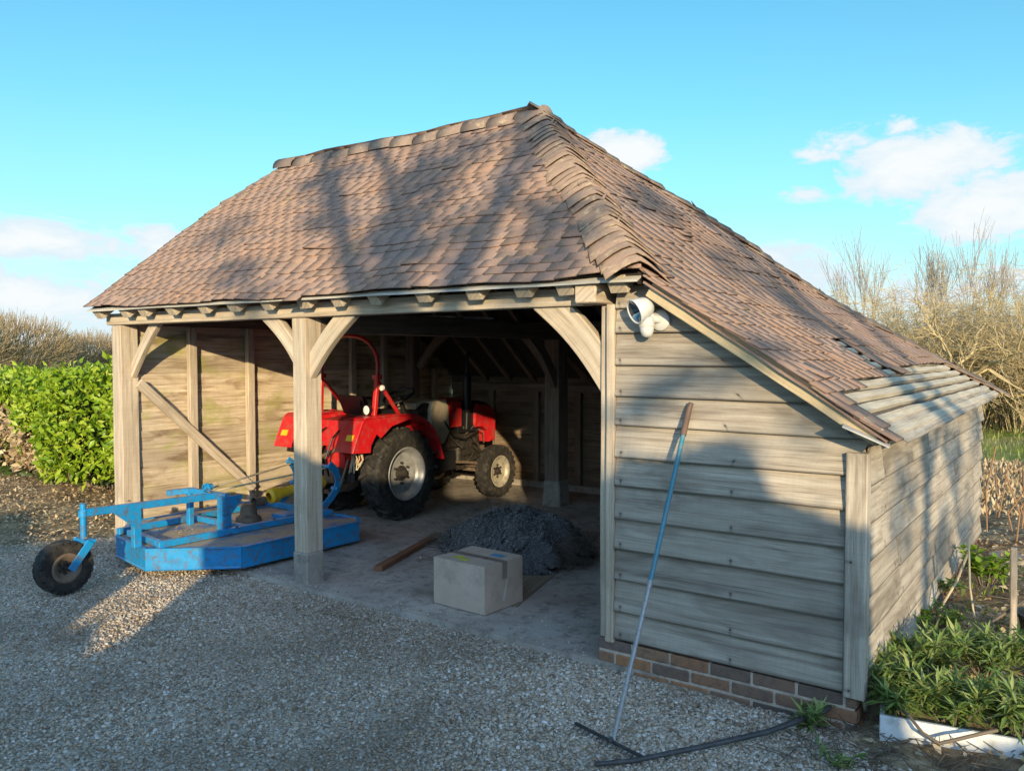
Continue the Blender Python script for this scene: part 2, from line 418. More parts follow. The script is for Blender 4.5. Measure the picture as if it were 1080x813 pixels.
# ------------------------------------------------------------------ camera, sun, world
cam = bpy.data.cameras.new('camera'); co = bpy.data.objects.new('camera', cam); COL.objects.link(co)
cam.sensor_width = 36; cam.lens = 28.5; cam.clip_end = 2000; cam.clip_start = .05
co.location = (2.29, -4.09, 1.8); co.rotation_euler = (math.radians(90 - 2.18), 0, math.radians(35.7)); scene.camera = co
SD = Vector((-.82, 1.0, -.265)).normalized()     # where the light travels
sun = bpy.data.lights.new('sun', 'SUN'); so = bpy.data.objects.new('sun', sun); COL.objects.link(so)
sun.energy = 5.0; sun.angle = math.radians(.42); sun.color = (1.25, .99, .60)
so.rotation_euler = SD.to_track_quat('-Z', 'Y').to_euler(); so.location = (12, -14, 8)
world = bpy.data.worlds.new('World'); scene.world = world; world.use_nodes = True
def build_world():
    t = world.node_tree; t.nodes.clear()
    w = NT.__new__(NT); w.t = t
    out = w.n('ShaderNodeOutputWorld'); bg = w.n('ShaderNodeBackground'); w.l(bg.outputs[0], out.inputs[0])
    sky = w.n('ShaderNodeTexSky', sky_type='NISHITA'); sky.sun_disc = False
    el = math.asin(-SD.z); az = math.atan2(-SD.x, -SD.y)
    sky.sun_elevation = el; sky.sun_rotation = az; sky.air_density = 1.0; sky.dust_density = .3; sky.ozone_density = 1.5; sky.altitude = 50
    d = w.n('ShaderNodeTexCoord').outputs['Generated']
    s = w.n('ShaderNodeSeparateXYZ'); w.l(d, s.inputs[0]); x, y, z = s.outputs
    azn = w.math('ARCTAN2', x, y); eln = w.math('ARCSINE', z)
    c = w.n('ShaderNodeCombineXYZ'); w.l(azn, c.inputs[0]); w.l(w.math('MULTIPLY', eln, 2.0), c.inputs[1])
    nz = w.noise(c.outputs[0], 14, 9, .66, .3)
    nz2 = w.noise(c.outputs[0], 3.0, 4, .55)
    f = w.math('ABSOLUTE', 0.0)
    def blob(ax, ay, azm, wa, we, wt):
        nonlocal f
        da = w.math('MULTIPLY', w.math('SUBTRACT', azn, azm), 1 / wa); de = w.math('MULTIPLY', w.math('SUBTRACT', eln, ay), 1 / we)
        r = w.math('SQRT', w.math('ADD', w.math('MULTIPLY', da, da), w.math('MULTIPLY', de, de)))
        v = w.math('MULTIPLY', w.math('SUBTRACT', 1.0, r, clamp=True), wt)
        f = w.math('MAXIMUM', f, v)
    for azm, ele, wa, we, wt in CLOUDS: blob(0, ele, azm, wa, we, wt)
    shape = w.math('ADD', f, w.math('MULTIPLY_ADD', nz, 2.2, -1.1))
    m = w.ramp(shape, [(.14, 0.0), (.42, 1.0)])
    m = w.math('MULTIPLY', m, w.ramp(f, [(0, 0.0), (.12, 1.0)]))
    # colour of the clear sky: Nishita, pushed towards the photograph's turquoise
    base = w.mix(1.0, sky.outputs[0], (.72, 1.75, 1.85), 'MULTIPLY')
    hz = w.ramp(eln, [(0.0, 1.0), (.10, .62), (.28, .15), (.48, 0.0)])
    k = 1.0 / SKY
    base = w.mix(w.math('MULTIPLY', hz, .95), base, tuple(c_ * k for c_ in (.60, .86, .98)))
    low = w.math('MULTIPLY', w.ramp(w.math('ADD', nz2, w.math('MULTIPLY', eln, -1.0)), [(.25, 0.0), (.5, 1.0)]), w.ramp(eln, [(.02, 1.0), (.17, 0.0)]))
    base = w.mix(w.math('MULTIPLY', low, .85), base, tuple(c_ * k for c_ in (.84, .93, .98)))
    shade = w.ramp(w.math('ADD', shape, w.math('MULTIPLY_ADD', nz2, -1.0, .5)), [(.35, tuple(c_ * k for c_ in (.76, .90, .98))), (.85, tuple(c_ * k for c_ in (.94, .985, 1.0)))])
    col = w.mix(m, base, shade)
    # unseen glow added round the low sun, behind the camera, to lift the shade
    dt = w.n('ShaderNodeVectorMath', operation='DOT_PRODUCT'); w.l(d, dt.inputs[0]); dt.inputs[1].default_value = tuple(-SD)
    gl = w.math('POWER', w.math('MAXIMUM', dt.outputs['Value'], 0.0), 2.5)
    gc = w.n('ShaderNodeCombineColor')
    for i, a in enumerate((1.0, 1.0, 1.55)): w.l(w.math('MULTIPLY', gl, a * k), gc.inputs[i])
    col = w.mix(1.0, col, gc.outputs[0], 'ADD')
    w.l(col, bg.inputs[0]); bg.inputs[1].default_value = SKY
SKY = .13
CLOUDS = [(-.165, .200, .105, .045, 1.1), (-.125, .215, .07, .035, .8), (-.095, .155, .10, .045, 1.1), (-.275, .185, .04, .018, .6), (-.235, .238, .05, .020, .65), (-.265, .222, .04, .016, .5), (-.185, .247, .03, .014, .5),
          (-.50, .235, .075, .035, 1.5), (-1.148, .122, .11, .030, .95), (-1.03, .118, .07, .035, .75), (-1.19, .055, .20, .05, .9), (-1.08, .07, .10, .03, .6), (-.29, .09, .10, .045, .8), (-.1, .07, .15, .03, .5), (.15, .2, .1, .06, .9), (-1.5, .2, .2, .06, .8)]
build_world()
scene.view_settings.view_transform = 'Standard'; scene.view_settings.look = 'None'; scene.view_settings.exposure = 0
scene.render.engine = 'CYCLES'
scene.cycles.max_bounces = 6; scene.cycles.diffuse_bounces = 3; scene.cycles.transparent_max_bounces = 4
scene.cycles.use_denoising = True
# ------------------------------------------------------------------ ground, drive, floor
def sheet(name, poly, z, mat):
    mb = MB(); b = len(mb.v); mb.v += [(x, y, z) for x, y in poly]; mb.face(range(len(poly)))
    return tag(mb.build(name, mat), kind='structure')
def hgt(x, y):
    """height of the garden earth beside the right wall"""
    sg = lambda a: 1.0 / (1 + math.exp(-max(-40, min(40, a))))
    r = sg((x - 1.62) * 9) * sg((y + .05) * 9)
    return .10 * r + .035 * math.sin(x * 5.1 + 1) * math.sin(y * 3.7) * r
def ground_grid():
    n = 90; xs = sorted(set([-400, -150, -60, -30, -20] + [round(-14 + 24 * i / n, 3) for i in range(n + 1)] + [20, 40, 90, 200, 400]))
    ys = sorted(set([-200, -60, -25] + [round(-12 + 36 * i / n, 3) for i in range(n + 1)] + [35, 60, 120, 300, 600]))
    V = []; F = []
    for y in ys:
        for x in xs:
            z = -.012 + (hgt(x, y) if -14 < x < 10 and y < 20 else 0)
            if -14 <= x <= 10 and -12 <= y <= 24: z += .02 * math.sin(x * 1.3) * math.sin(y * 1.1 + x) * (0 if (-5.6 < x < 1.45 and -3 < y < 5.2) else 1) - .012
            V.append((x, y, z))
    w = len(xs)
    for j in range(len(ys) - 1):
        for i in range(w - 1): F.append((j * w + i, j * w + i + 1, (j + 1) * w + i + 1, (j + 1) * w + i))
    o = np_mesh('ground', V, F, 'ground', smooth=True); return tag(o, kind='structure')
ground_grid()
# gravel drive: gently uneven sheet with loose stones on it
def drive():
    V = []; F = []; nx, ny = 60, 50
    for j in range(ny + 1):
        for i in range(nx + 1):
            x = -11 + 14.2 * i / nx; y = -9 + 9.0 * j / ny
            if j == ny: y = -.03 + .05 * math.sin(i * 1.7)
            if x < -6: y = -9 + (8.2 + .5 * math.sin(x * 2.1)) * j / ny
            if x > 1.45: y = -9 + (8.82 + .1 * math.sin(x * 7)) * j / ny
            V.append((x, y, -.004 + .012 * math.sin(x * 2.3 + y) * math.sin(y * 1.9) * (1 if y < -.3 else 0)))
    for j in range(ny):
        for i in range(nx): a = j * (nx + 1) + i; F.append((a, a + 1, a + nx + 2, a + nx + 1))
    return tag(np_mesh('gravel_drive', V, F, 'gravel', smooth=True), kind='structure')
drive()
def pebbles():
    t = (1 + 5 ** .5) / 2
    iv = np.array([(-1, t, 0), (1, t, 0), (-1, -t, 0), (1, -t, 0), (0, -1, t), (0, 1, t), (0, -1, -t), (0, 1, -t), (t, 0, -1), (t, 0, 1), (-t, 0, -1), (-t, 0, 1)], np.float32)
    iv /= np.linalg.norm(iv[0])
    fi = np.array([(0, 11, 5), (0, 5, 1), (0, 1, 7), (0, 7, 10), (0, 10, 11), (1, 5, 9), (5, 11, 4), (11, 10, 2), (10, 7, 6), (7, 1, 8), (3, 9, 4), (3, 4, 2), (3, 2, 6), (3, 6, 8), (3, 8, 9), (4, 9, 5), (2, 4, 11), (6, 2, 10), (8, 6, 7), (9, 8, 1)])
    P = []
    def area(n, x0, x1, y0, y1):
        a = np.stack([RNG.uniform(x0, x1, n), RNG.uniform(y0, y1, n)], 1); P.append(a)
    area(62000, -3.2, 1.9, -2.6, -.04); area(20000, -5.6, -3.0, -2.4, .0); area(5000, -9, -5.5, -2.2, -.4); area(20000, -.3, 2.3, -1.8, -.04)
    P = np.concatenate(P); keep = ~((P[:, 0] > 1.43) & (P[:, 1] > -.16)) & ~((P[:, 0] > -5.5) & (P[:, 1] > -.03 + .03 * np.sin(P[:, 0] * 9)))
    P = P[keep]; n = len(P)
    r = RNG.lognormal(math.log(.0058), .38, n).clip(.0025, .015)
    sc = np.stack([r * RNG.uniform(.8, 1.4, n), r * RNG.uniform(.7, 1.1, n), r * RNG.uniform(.45, .8, n)], 1)
    a = RNG.uniform(0, 2 * PI, n); ca, sa = np.cos(a), np.sin(a)
    v = iv[None] * sc[:, None] * RNG.uniform(.78, 1.15, (n, 12, 1))
    tilt = RNG.uniform(-.5, .5, n); v[:, :, 2] += v[:, :, 0] * tilt[:, None] * .5
    x = v[:, :, 0] * ca[:, None] - v[:, :, 1] * sa[:, None] + P[:, :1]; y = v[:, :, 0] * sa[:, None] + v[:, :, 1] * ca[:, None] + P[:, 1:2]
    zb = -.004 + .012 * np.sin(P[:, 0] * 2.3 + P[:, 1]) * np.sin(P[:, 1] * 1.9) * (P[:, 1] < -.3)
    z = v[:, :, 2] + (zb + r * RNG.uniform(.15, .6, n))[:, None]
    V = np.stack([x, y, z], 2).reshape(-1, 3); F = (np.arange(n) * 12)[:, None, None] + fi[None]
    tag(np_mesh('loose_gravel', V, F.reshape(-1, 3), 'pebble', smooth=False), 'loose pale stones scattered over the gravel drive', 'gravel', kind='stuff')
pebbles()
def strays():
    P = []
    for _ in range(420): P.append((random.uniform(-3.4, -.05), -.03 + random.expovariate(9), .034))
    V = []; F = []
    for x, y, z in P:
        r = random.uniform(.003, .009); b = len(V); a0 = random.uniform(0, 6)
        for k in range(5): V.append((x + math.cos(a0 + k * 1.2566) * r * random.uniform(.7, 1.2), y + math.sin(a0 + k * 1.2566) * r * random.uniform(.7, 1.2), z - .002))
        V += [(x, y, z + r * .8)]
        for k in range(5): F.append((b + k, b + (k + 1) % 5, b + 5))
    tag(np_mesh('stray_gravel', V, F, 'pebble'), 'stray stones kicked up onto the concrete edge', 'gravel', kind='stuff')
strays()
def slab():
    mb = MB(); top = []; n = 40
    for i in range(n + 1): top.append((-5.42 + 5.44 * i / n, -.035 + random.uniform(-.012, .012), .03))
    top += [(1.36, .02, .03), (1.36, 4.9, .03), (-5.42, 4.9, .03)]
    mb.prism([(x, y, -.06) for x, y, _ in top], (0, 0, .09)); return tag(mb.build('concrete_floor', 'concrete'), kind='structure')
slab()

# ------------------------------------------------------------------ the barn
BARN = thing('cart_barn', 'open fronted oak framed barn with clay tiled roof and weatherboarded end', 'barn')
RY, RZ = 1.95, 3.955            # ridge
def zf(y): return 2.235 + .8 * (y + .2)
def zr(y): return RZ - .8 * (y - RY)
def zright(x): return 2.22 - .64 * (x - .33) if x > .33 else 2.22 + (RZ - 2.22) * (.33 - x) / 2.07
def sag(x, y): return -.035 * math.sin(PI * min(1, max(0, (x + 5.3) / 5.4))) * max(0, 1 - abs(y - 1.0) / 3) + .008 * math.sin(x * 3.1 + y) + .006 * math.sin(x * 7.3 - y * 2)

def tiles(name, fn, rows, lim, mat='tile', width=.165, length=.21, skip=None, jit=.0018, thick=.009, slip=.012):
    """fn(u, v)->point on the plane (u along the courses, v metres up the slope), lim(v)->(u0,u1)"""
    V = []; F = []
    for r, v in enumerate(rows):
        u0, u1 = lim(v)
        if u1 - u0 < .04: continue
        us = [u0]; u = u0 + width * (.5 if r % 2 else 1.0) * random.uniform(.9, 1.05)
        while u < u1 - .05: us.append(u); u += width * random.uniform(.95, 1.05)
        us.append(u1)
        rowj = random.uniform(-.005, .005)
        for i in range(len(us) - 1):
            a, b = us[i] + .0003, us[i + 1] - .0003; um = (a + b) / 2
            if skip and skip(um, v): continue
            dv = rowj + random.gauss(0, jit); lo = v + dv - (random.uniform(.02, .06) if random.random() < slip else 0)
            hi = lo + length; tw = random.gauss(0, .0012)
            l1 = .017 + .004 * math.sin(um * 2.1 + r * 1.7) + .003 * math.sin(um * 5.3 - r) + (random.uniform(.004, .014) if random.random() < .05 else 0)
            h0_, h1_ = lim(hi)
            ah, bh = max(a, h0_), min(b, h1_)
            if ah > bh: ah = bh = min(max((ah + bh) / 2, a), b)
            c = [(a, lo + tw, l1), (b, lo - tw, l1), (bh, hi, .004), (ah, hi, .004)]
            bi = len(V)
            for (uu, vv, hh) in c:
                p, nn = fn(uu, vv); p = p + nn * (hh + .0) + Vector((0, 0, sag(p.x, p.y))); V.append(tuple(p))
            for (uu, vv, hh) in c:
                p, nn = fn(uu, vv); p = p + nn * (hh - thick) + Vector((0, 0, sag(p.x, p.y))); V.append(tuple(p))
            for q in [(0, 1, 2, 3), (7, 6, 5, 4), (0, 4, 5, 1), (1, 5, 6, 2), (3, 7, 4, 0)]: F.append([bi + k for k in q])
    o = np_mesh(name, V, F, mat, BARN); return o
CF = 1 / math.hypot(1, .8)
nF = Vector((0, -.8, 1)).normalized(); nR = Vector((0, .8, 1)).normalized()
def fn_front(u, v): return Vector((u, -.2 + v * CF, 2.235 + .8 * v * CF)), nF
def lim_front(v):
    y = -.2 + v * CF; t = (y + .2) / 2.15
    l = -5.5 if y < 1.15 else -5.5 + .3 * (y - 1.15) / .8
    return l + random.uniform(-.006, .006), .33 + (-1.74 - .33) * t + .01
rowsF = [i * .088 for i in range(31)]
def skipF(u, v): return random.random() < .0035
tag(tiles('roof_slope', fn_front, rowsF, lim_front, width=.155, skip=skipF, slip=.018), 'front tiled roof slope above the open bays')
def fn_rear(u, v):
    y = 5.1 - v * CF; return Vector((u, y, zr(y))), nR
def lim_rear(v):
    y = 5.1 - v * CF
    r = 1.53 + (.33 - 1.53) * (5.1 - y) / .98 if y > 4.12 else .33 + (-1.74 - .33) * (4.12 - y) / 2.17
    return (-5.5 if y > 2.75 else -5.5 + .3 * (2.75 - y) / .8), r
tiles('roof_slope', fn_rear, [i * .1 for i in range(40)], lim_rear, width=.3)
sU = (RZ - 2.22) / 2.07; LU = math.hypot(2.07, RZ - 2.22); nU = Vector((sU, 0, 1)).normalized()
nL = Vector((.64, 0, 1)).normalized(); LL = math.hypot(1.25, .8)
def fn_right(u, v):
    """u = y, v up the slope from the low eave, through the change of pitch"""
    if v <= LL: t = v / LL; x = 1.58 - 1.25 * t; k = max(0, (t - .75) / .25) * .5; return Vector((x, u, 1.42 + .80 * t)), (nL * (1 - k) + nU * k).normalized()
    t = (v - LL) / LU; k = max(0, 1 - t / .15) * .5
    return Vector((.33 - 2.07 * t, u, 2.22 + (RZ - 2.22) * t)), (nU * (1 - k) + nL * k).normalized()
def lim_right(v):
    p, _ = fn_right(0, v); x = p.x
    if x > .33: return -.2 + random.uniform(-.008, .008), 4.12 + (5.1 - 4.12) * (x - .33) / 1.2 - .01
    t = (.33 - x) / 2.07
    return -.2 + 2.15 * t, 4.12 - 2.17 * t
def skip_right(u, v):
    p, _ = fn_right(u, v); x = p.x; edge = 4.12 + (x - .33) * .82 - .16
    if .02 < u < edge:
        if x > 1.27 + (.04 if u < .6 else 0): return True
        if x > 1.20 and u > 2.4: return True
        if x > .84 and 1.62 < u - (x - .9) * .2 < 1.96: return True
        if 1.0 < x < 1.10 and .9 < u < 1.08: return True
        if .62 < x < .70 and 2.75 < u < 2.92: return True
    return random.random() < .003
rowsR = [i * .09 for i in range(int((LL + LU) / .09))]
tag(tiles('roof_slope', fn_right, rowsR, lim_right, skip=skip_right, slip=.02), 'right hand tiled catslide with slipped and missing tiles at the eave')
# small half hip on the left
hA, hB, hC = Vector((-5.2, RY, RZ)), Vector((-5.5, 1.15, 3.315)), Vector((-5.5, 2.75, 3.315))
hs = math.hypot(.3, RZ - 3.315); nH = Vector((-(RZ - 3.315), 0, .3)).normalized()
tiles('half_hip', lambda u, v: (Vector((-5.5 + .3 * v / hs, u, 3.315 + (RZ - 3.315) * v / hs)), nH), [i * .1 for i in range(6)], lambda v: (1.2 + .8 * v / hs, 2.75 - .8 * v / hs), length=.13)
# boarding beneath the tiles keeps the daylight out
mb = MB()
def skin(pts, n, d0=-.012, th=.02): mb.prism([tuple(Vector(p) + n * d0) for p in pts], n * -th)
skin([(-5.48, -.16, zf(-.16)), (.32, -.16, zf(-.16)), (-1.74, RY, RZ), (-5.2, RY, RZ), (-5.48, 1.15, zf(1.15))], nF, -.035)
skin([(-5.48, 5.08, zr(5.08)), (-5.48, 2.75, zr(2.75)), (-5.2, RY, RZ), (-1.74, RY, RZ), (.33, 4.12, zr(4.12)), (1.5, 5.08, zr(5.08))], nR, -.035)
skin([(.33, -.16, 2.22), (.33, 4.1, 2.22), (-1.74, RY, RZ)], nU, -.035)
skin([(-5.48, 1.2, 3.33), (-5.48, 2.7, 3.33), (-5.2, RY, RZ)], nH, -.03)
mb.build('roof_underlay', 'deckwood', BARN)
mb = MB(); skin([(.34, -.12, 2.22 - .64 * .01), (1.5, -.12, zright(1.5)), (1.5, 5.05, zright(1.5)), (.34, 4.12, 2.21)], nL, -.040, .015); mb.build('roof_felt', 'felt', BARN)
# bare battens where tiles are missing
for i in range(11):
    v = .055 + .09 * i; p, n = fn_right(0, v); q, _ = fn_right(0, v)
    y1 = lim_right(v)[1] - .1
    o = MB().beam(p - n * .021, Vector((p.x, y1, p.z)) - n * .021, .05, .026, side=(.84, 0, -.54), n=14, jit=.004).build('roof_batten', 'batten', BARN)
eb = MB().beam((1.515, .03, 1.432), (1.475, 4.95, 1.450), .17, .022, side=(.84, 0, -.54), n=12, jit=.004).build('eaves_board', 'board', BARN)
# hip bonnets, ridge tiles
def bonnets(name, a, b, n, r, flat=.55, lift=.0, label=None, h0=.062):
    """saddle shaped tiles lapped up a hip from a (low) to b"""
    a, b = Vector(a), Vector(b); d = (b - a); L = d.length; d.normalize(); side = d.cross(Vector((0, 0, 1))).normalized(); up = side.cross(d)
    V = []; F = []; m = 9
    for i in range(n):
        t0 = i / n; c0 = a + d * (L * t0) ; c1 = c0 + d * (L / n * 1.9)
        j = random.gauss(0, .008); rr = r * random.uniform(.90, 1.10); tw = random.gauss(0, .04)
        for e, (c, h, r2) in enumerate(((c0, h0 + random.gauss(0, .004), rr), (c1, .022, rr * .86))):
            for th in (0, .011):
                bi = len(V)
                for k in range(m):
                    s = (k / (m - 1) * 2 - 1); bend = abs(s) ** 1.35
                    lowend = -.035 * (abs(s) ** 2) if e == 0 else 0
                    V.append(tuple(c + side * (s * r2 + j) + up * (h - th - bend * r2 * flat + tw * s * r2) + d * lowend + Vector((0, 0, sag(c.x, c.y) + lift))))
        bi = len(V) - 4 * m
        for k in range(m - 1):
            F.append((bi + k, bi + k + 1, bi + 2 * m + k + 1, bi + 2 * m + k)); F.append((bi + m + k + 1, bi + m + k, bi + 3 * m + k, bi + 3 * m + k + 1))
            F.append((bi + k + 1, bi + k, bi + m + k, bi + m + k + 1))
        F.append((bi, bi + 2 * m, bi + 3 * m, bi + m)); F.append((bi + m - 1, bi + 2 * m - 1, bi + 4 * m - 1, bi + 3 * m - 1))
    o = np_mesh(name, V, F, 'ridge', BARN, smooth=False)
    if label: tag(o, label)
    return o
bonnets('hip_capping', (.325, -.195, 2.25), (-1.70, 1.91, RZ - .03), 36, .185, .60, h0=.048, label='mossy bonnet tiles lapped up the front hip')
bonnets('hip_capping', (1.56, 5.13, 1.41), (.33, 4.12, 2.22), 12, .13, .42, h0=.050)
bonnets('hip_capping', (.33, 4.12, 2.22), (-1.74, 1.97, RZ), 22, .13, .5, h0=.050)
bonnets('hip_capping', (-5.47, 1.15, 3.30), (-5.2, RY, RZ - .03), 6, .08, .5, h0=.045)
def ridge():
    V = []; F = []; m = 9; n = 12; x = -1.66
    for i in range(n):
        L = 3.62 / n; r = .125 * random.uniform(.95, 1.06); dz = random.gauss(0, .006); dy = random.gauss(0, .006)
        for xx, k2 in ((x, 1.0), (x - L + .012, .97)):
            for th in (0, .018):
                for k in range(m):
                    t = PI * (k / (m - 1)) ; V.append((xx + random.gauss(0, .002), RY + dy + math.cos(t) * (r - th) * k2 * 1.05, RZ - .075 + dz + math.sin(t) * (r - th) * k2 + sag(xx, RY)))
        b = len(V) - 4 * m
        for k in range(m - 1):
            F += [(b + k, b + k + 1, b + 2 * m + k + 1, b + 2 * m + k), (b + k + 1, b + k, b + m + k, b + m + k + 1), (b + 2 * m + k, b + 2 * m + k + 1, b + 3 * m + k + 1, b + 3 * m + k)]
        x -= L
    # mortared end pieces
    o = np_mesh('ridge_capping', V, F, 'ridge', BARN)
    tag(o, 'half round ridge tiles along the top of the roof')
    MB().lathe([(0, .02), (.06, .018), (.105, .0), (.118, -.03)], (-1.665, RY, RZ - .075), (1, 0, 0), 14).build('ridge_end', 'ridge', BARN)
ridge()

# --- frame
def post(name, x0, x1, y0, y1, z0, z1, mat='oak', label=None, n=5, jit=.003, par=BARN):
    o = MB().beam(((x0 + x1) / 2, (y0 + y1) / 2, z0), ((x0 + x1) / 2, (y0 + y1) / 2, z1), x1 - x0, y1 - y0, side=(1, 0, 0), n=n, jit=jit).build(name, mat, par, bevel=.006)
    return tag(o, label) if label else o
post('oak_post', -5.385, -5.225, .0, .175, .12, 2.078, label='left corner post of the open front')
post('oak_post', -2.735, -2.585, .0, .16, .27, 2.078, label='middle post between the two open bays')
post('oak_post', -.02, .125, .0, .16, .16, 2.078, label='right hand post beside the boarded end')
pd = MB().beam((-2.66, .08, -.02), (-2.66, .08, .272), .172, .178, side=(1, 0, 0), n=2, jit=.004, w2=.168, h2=.172).build('padstone', 'concrete_block', BARN, bevel=.012)
MB().beam((-5.305, .09, -.03), (-5.305, .09, .122), .19, .195, side=(1, 0, 0)).build('padstone', 'concrete_block', BARN, bevel=.012)
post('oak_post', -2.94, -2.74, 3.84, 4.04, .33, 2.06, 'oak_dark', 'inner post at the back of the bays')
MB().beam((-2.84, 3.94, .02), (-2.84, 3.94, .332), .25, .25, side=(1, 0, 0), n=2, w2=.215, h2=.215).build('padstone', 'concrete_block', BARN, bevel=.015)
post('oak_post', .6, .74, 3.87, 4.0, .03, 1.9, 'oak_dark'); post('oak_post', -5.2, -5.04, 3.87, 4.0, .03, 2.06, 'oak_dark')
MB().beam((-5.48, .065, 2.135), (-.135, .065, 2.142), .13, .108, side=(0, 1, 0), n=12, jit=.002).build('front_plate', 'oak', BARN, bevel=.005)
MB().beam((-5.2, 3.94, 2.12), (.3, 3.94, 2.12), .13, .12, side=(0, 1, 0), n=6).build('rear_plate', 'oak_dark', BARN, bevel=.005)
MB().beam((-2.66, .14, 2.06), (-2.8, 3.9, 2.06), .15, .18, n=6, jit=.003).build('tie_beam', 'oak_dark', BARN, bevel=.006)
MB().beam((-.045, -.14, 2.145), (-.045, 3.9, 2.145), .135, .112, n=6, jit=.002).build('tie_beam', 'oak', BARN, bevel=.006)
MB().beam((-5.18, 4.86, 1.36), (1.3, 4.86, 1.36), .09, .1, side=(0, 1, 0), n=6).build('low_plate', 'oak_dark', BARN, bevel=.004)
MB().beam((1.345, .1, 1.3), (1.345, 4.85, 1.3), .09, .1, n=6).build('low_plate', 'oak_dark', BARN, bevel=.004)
# rafters, their square feet showing below the eave
for x in [-5.40, -4.93, -4.62, -4.19, -3.71, -3.31, -2.89, -2.46, -2.10, -1.73, -1.28, -.86, -.49, -.19, .15]:
    w = random.uniform(.095, .12); yy = RY if x < -1.75 else max(-.02, RY * (.33 - x) / 2.07 - .22)
    o = MB().beam((x, -.125, zf(-.125) - .118), (x, yy - .03, zf(yy - .03) - .118), w, .10, side=(1, 0, 0), n=4, jit=.002).build('rafter', 'oak', BARN, bevel=.004)
for x in [-4.6, -4.2, -3.8, -3.4, -3.0, -2.6, -2.2, -1.8]:
    MB().beam((x, RY + .03, zr(RY + .03) - .12), (x, 4.92, zr(4.92) - .11), .06, .085, side=(1, 0, 0), n=3).build('rafter', 'oak_dark', BARN)
for y in [.1, .55, 1.0, 1.5, 2.0, 2.5, 3.0, 3.5, 4.0]:
    MB().beam((.36, y, 2.08), (1.45, y, zright(1.45) - .1), .06, .08, side=(0, 1, 0)).build('rafter', 'oak', BARN)
MB().beam((-5.49, -.155, 2.222), (.30, -.155, 2.208), (.055), .012, side=(0, 1, .5), n=20, jit=.002).build('eaves_board', 'flash', BARN)
# curved braces: (outer curve, inner curve) in the plane of the frame
def brace(A, B, w0, w1, bow, y0, th, mat='oak', par=BARN):
    """from A on the post to B on the beam (x,z), bowed by 'bow'"""
    A, B = Vector((A[0], A[1])), Vector((B[0], B[1])); d = (B - A).normalized(); nrm = Vector((-d.y, d.x)); L = (B - A).length
    path = []
    for i in range(11):
        t = i / 10; p = A.lerp(B, t) + nrm * (bow * math.sin(PI * t)); path.append(Vector((p.x, y0 + th / 2, p.y)))
    o = MB().beam(None, None, th, w0, side=(0, 1, 0), path=path, h2=w1).build('curved_brace', mat, par, bevel=.005)
    return o
brace((-2.70, 1.72), (-3.14, 2.14), .115, .13, -.03, .045, .06)
brace((-2.65, 1.64), (-2.13, 2.14), .13, .14, .03, .045, .06)
brace((.04, 1.62), (-.46, 2.15), .17, .18, -.035, .03, .065)
brace((-5.29, 1.56), (-4.77, 2.14), .09, .105, .02, .10, .055)
brace((-4.98, 1.62), (-4.50, 2.10), .11, .13, .03, 3.9, .06, 'oak_dark'); brace((-2.9, 1.55), (-3.35, 2.1), .11, .12, -.03, 3.9, .06, 'oak_dark')
o = MB().beam(None, None, .06, .12, side=(1, 0, 0), path=[Vector((-2.8, 3.86 - .55 * t, 1.45 + .58 * t + .06 * math.sin(PI * t))) for t in [i / 8 for i in range(9)]]).build('curved_brace', 'oak_dark', BARN)
MB().beam((-2.84, 4.03, 1.9), (-2.84, 4.88, 1.42), .09, .12, side=(1, 0, 0), n=3).build('aisle_tie', 'oak_dark', BARN)

# --- boarding
def weatherboards(mb, rows, x0f, x1f, plane, lap=.034, joints=0.0, th=.014):
    """rows of lapped boards; plane(a, z, out) -> point; x0f/x1f(z) limits along the wall"""
    for i in range(len(rows) - 1):
        z0, z1 = rows[i], rows[i + 1] + .025
        a0, a1 = x0f(z0), x0f(z1); b0, b1 = x1f(z0), x1f(z1)
        if b0 - a0 < .03: continue
        cuts = [0.0, 1.0]
        if joints and b0 - a0 > 2: cuts = sorted([0.0, 1.0] + [min(.93, max(.07, (k + random.uniform(.2, .8)) / joints)) for k in range(int(joints))])
        for j in range(len(cuts) - 1):
            c0, c1 = cuts[j], cuts[j + 1]; N = max(3, int((b0 - a0) * (c1 - c0) / .15)); b = len(mb.v)
            off = random.uniform(-.003, .003); wv = random.uniform(0, 9)
            for k in range(N + 1):
                t = c0 + (c1 - c0) * k / N; gap = .003 if k == 0 else (-.003 if k == N else 0)
                al, ah = a0 + (b0 - a0) * t + gap, a1 + (b1 - a1) * t + gap
                zl = z0 + .0022 * math.sin(al * 2.3 + wv) + random.gauss(0, .0006)
                mb.v += [plane(al, zl, lap + off), plane(al, zl, lap - th + off), plane(ah, z1, .004 + off), plane(ah, z1, .004 - th + off)]
            for k in range(N):
                p, q = b + 4 * k, b + 4 * (k + 1); u0, u1 = k * .15, (k + 1) * .15; hh = z1 - z0
                mb.face([p, q, q + 2, p + 2], [(u0, 0), (u1, 0), (u1, hh), (u0, hh)])
                mb.face([p + 1, p + 3, q + 3, q + 1], [(u0, 0), (u0, hh), (u1, hh), (u1, 0)])
                mb.face([p + 1, q + 1, q, p], [(u0, 0), (u1, 0), (u1, .02), (u0, .02)])
                mb.face([p + 2, q + 2, q + 3, p + 3], [(u0, 0), (u1, 0), (u1, .02), (u0, .02)])
            for p in (b, b + 4 * N): mb.face([p, p + 2, p + 3, p + 1], [(0, 0), (.01, .1), (.02, .1), (.02, 0)])
FR = [.177, .337, .523, .698, .873, 1.058, 1.222, 1.40, 1.563, 1.741, 1.918, 2.06, 2.16]
mb = MB()
weatherboards(mb, FR, lambda z: .088, lambda z: 1.342 if z < 1.3 else max(.09, min(1.46, .33 + (2.175 - z) / .64 - .0)), lambda a, z, o: (a, -o, z))
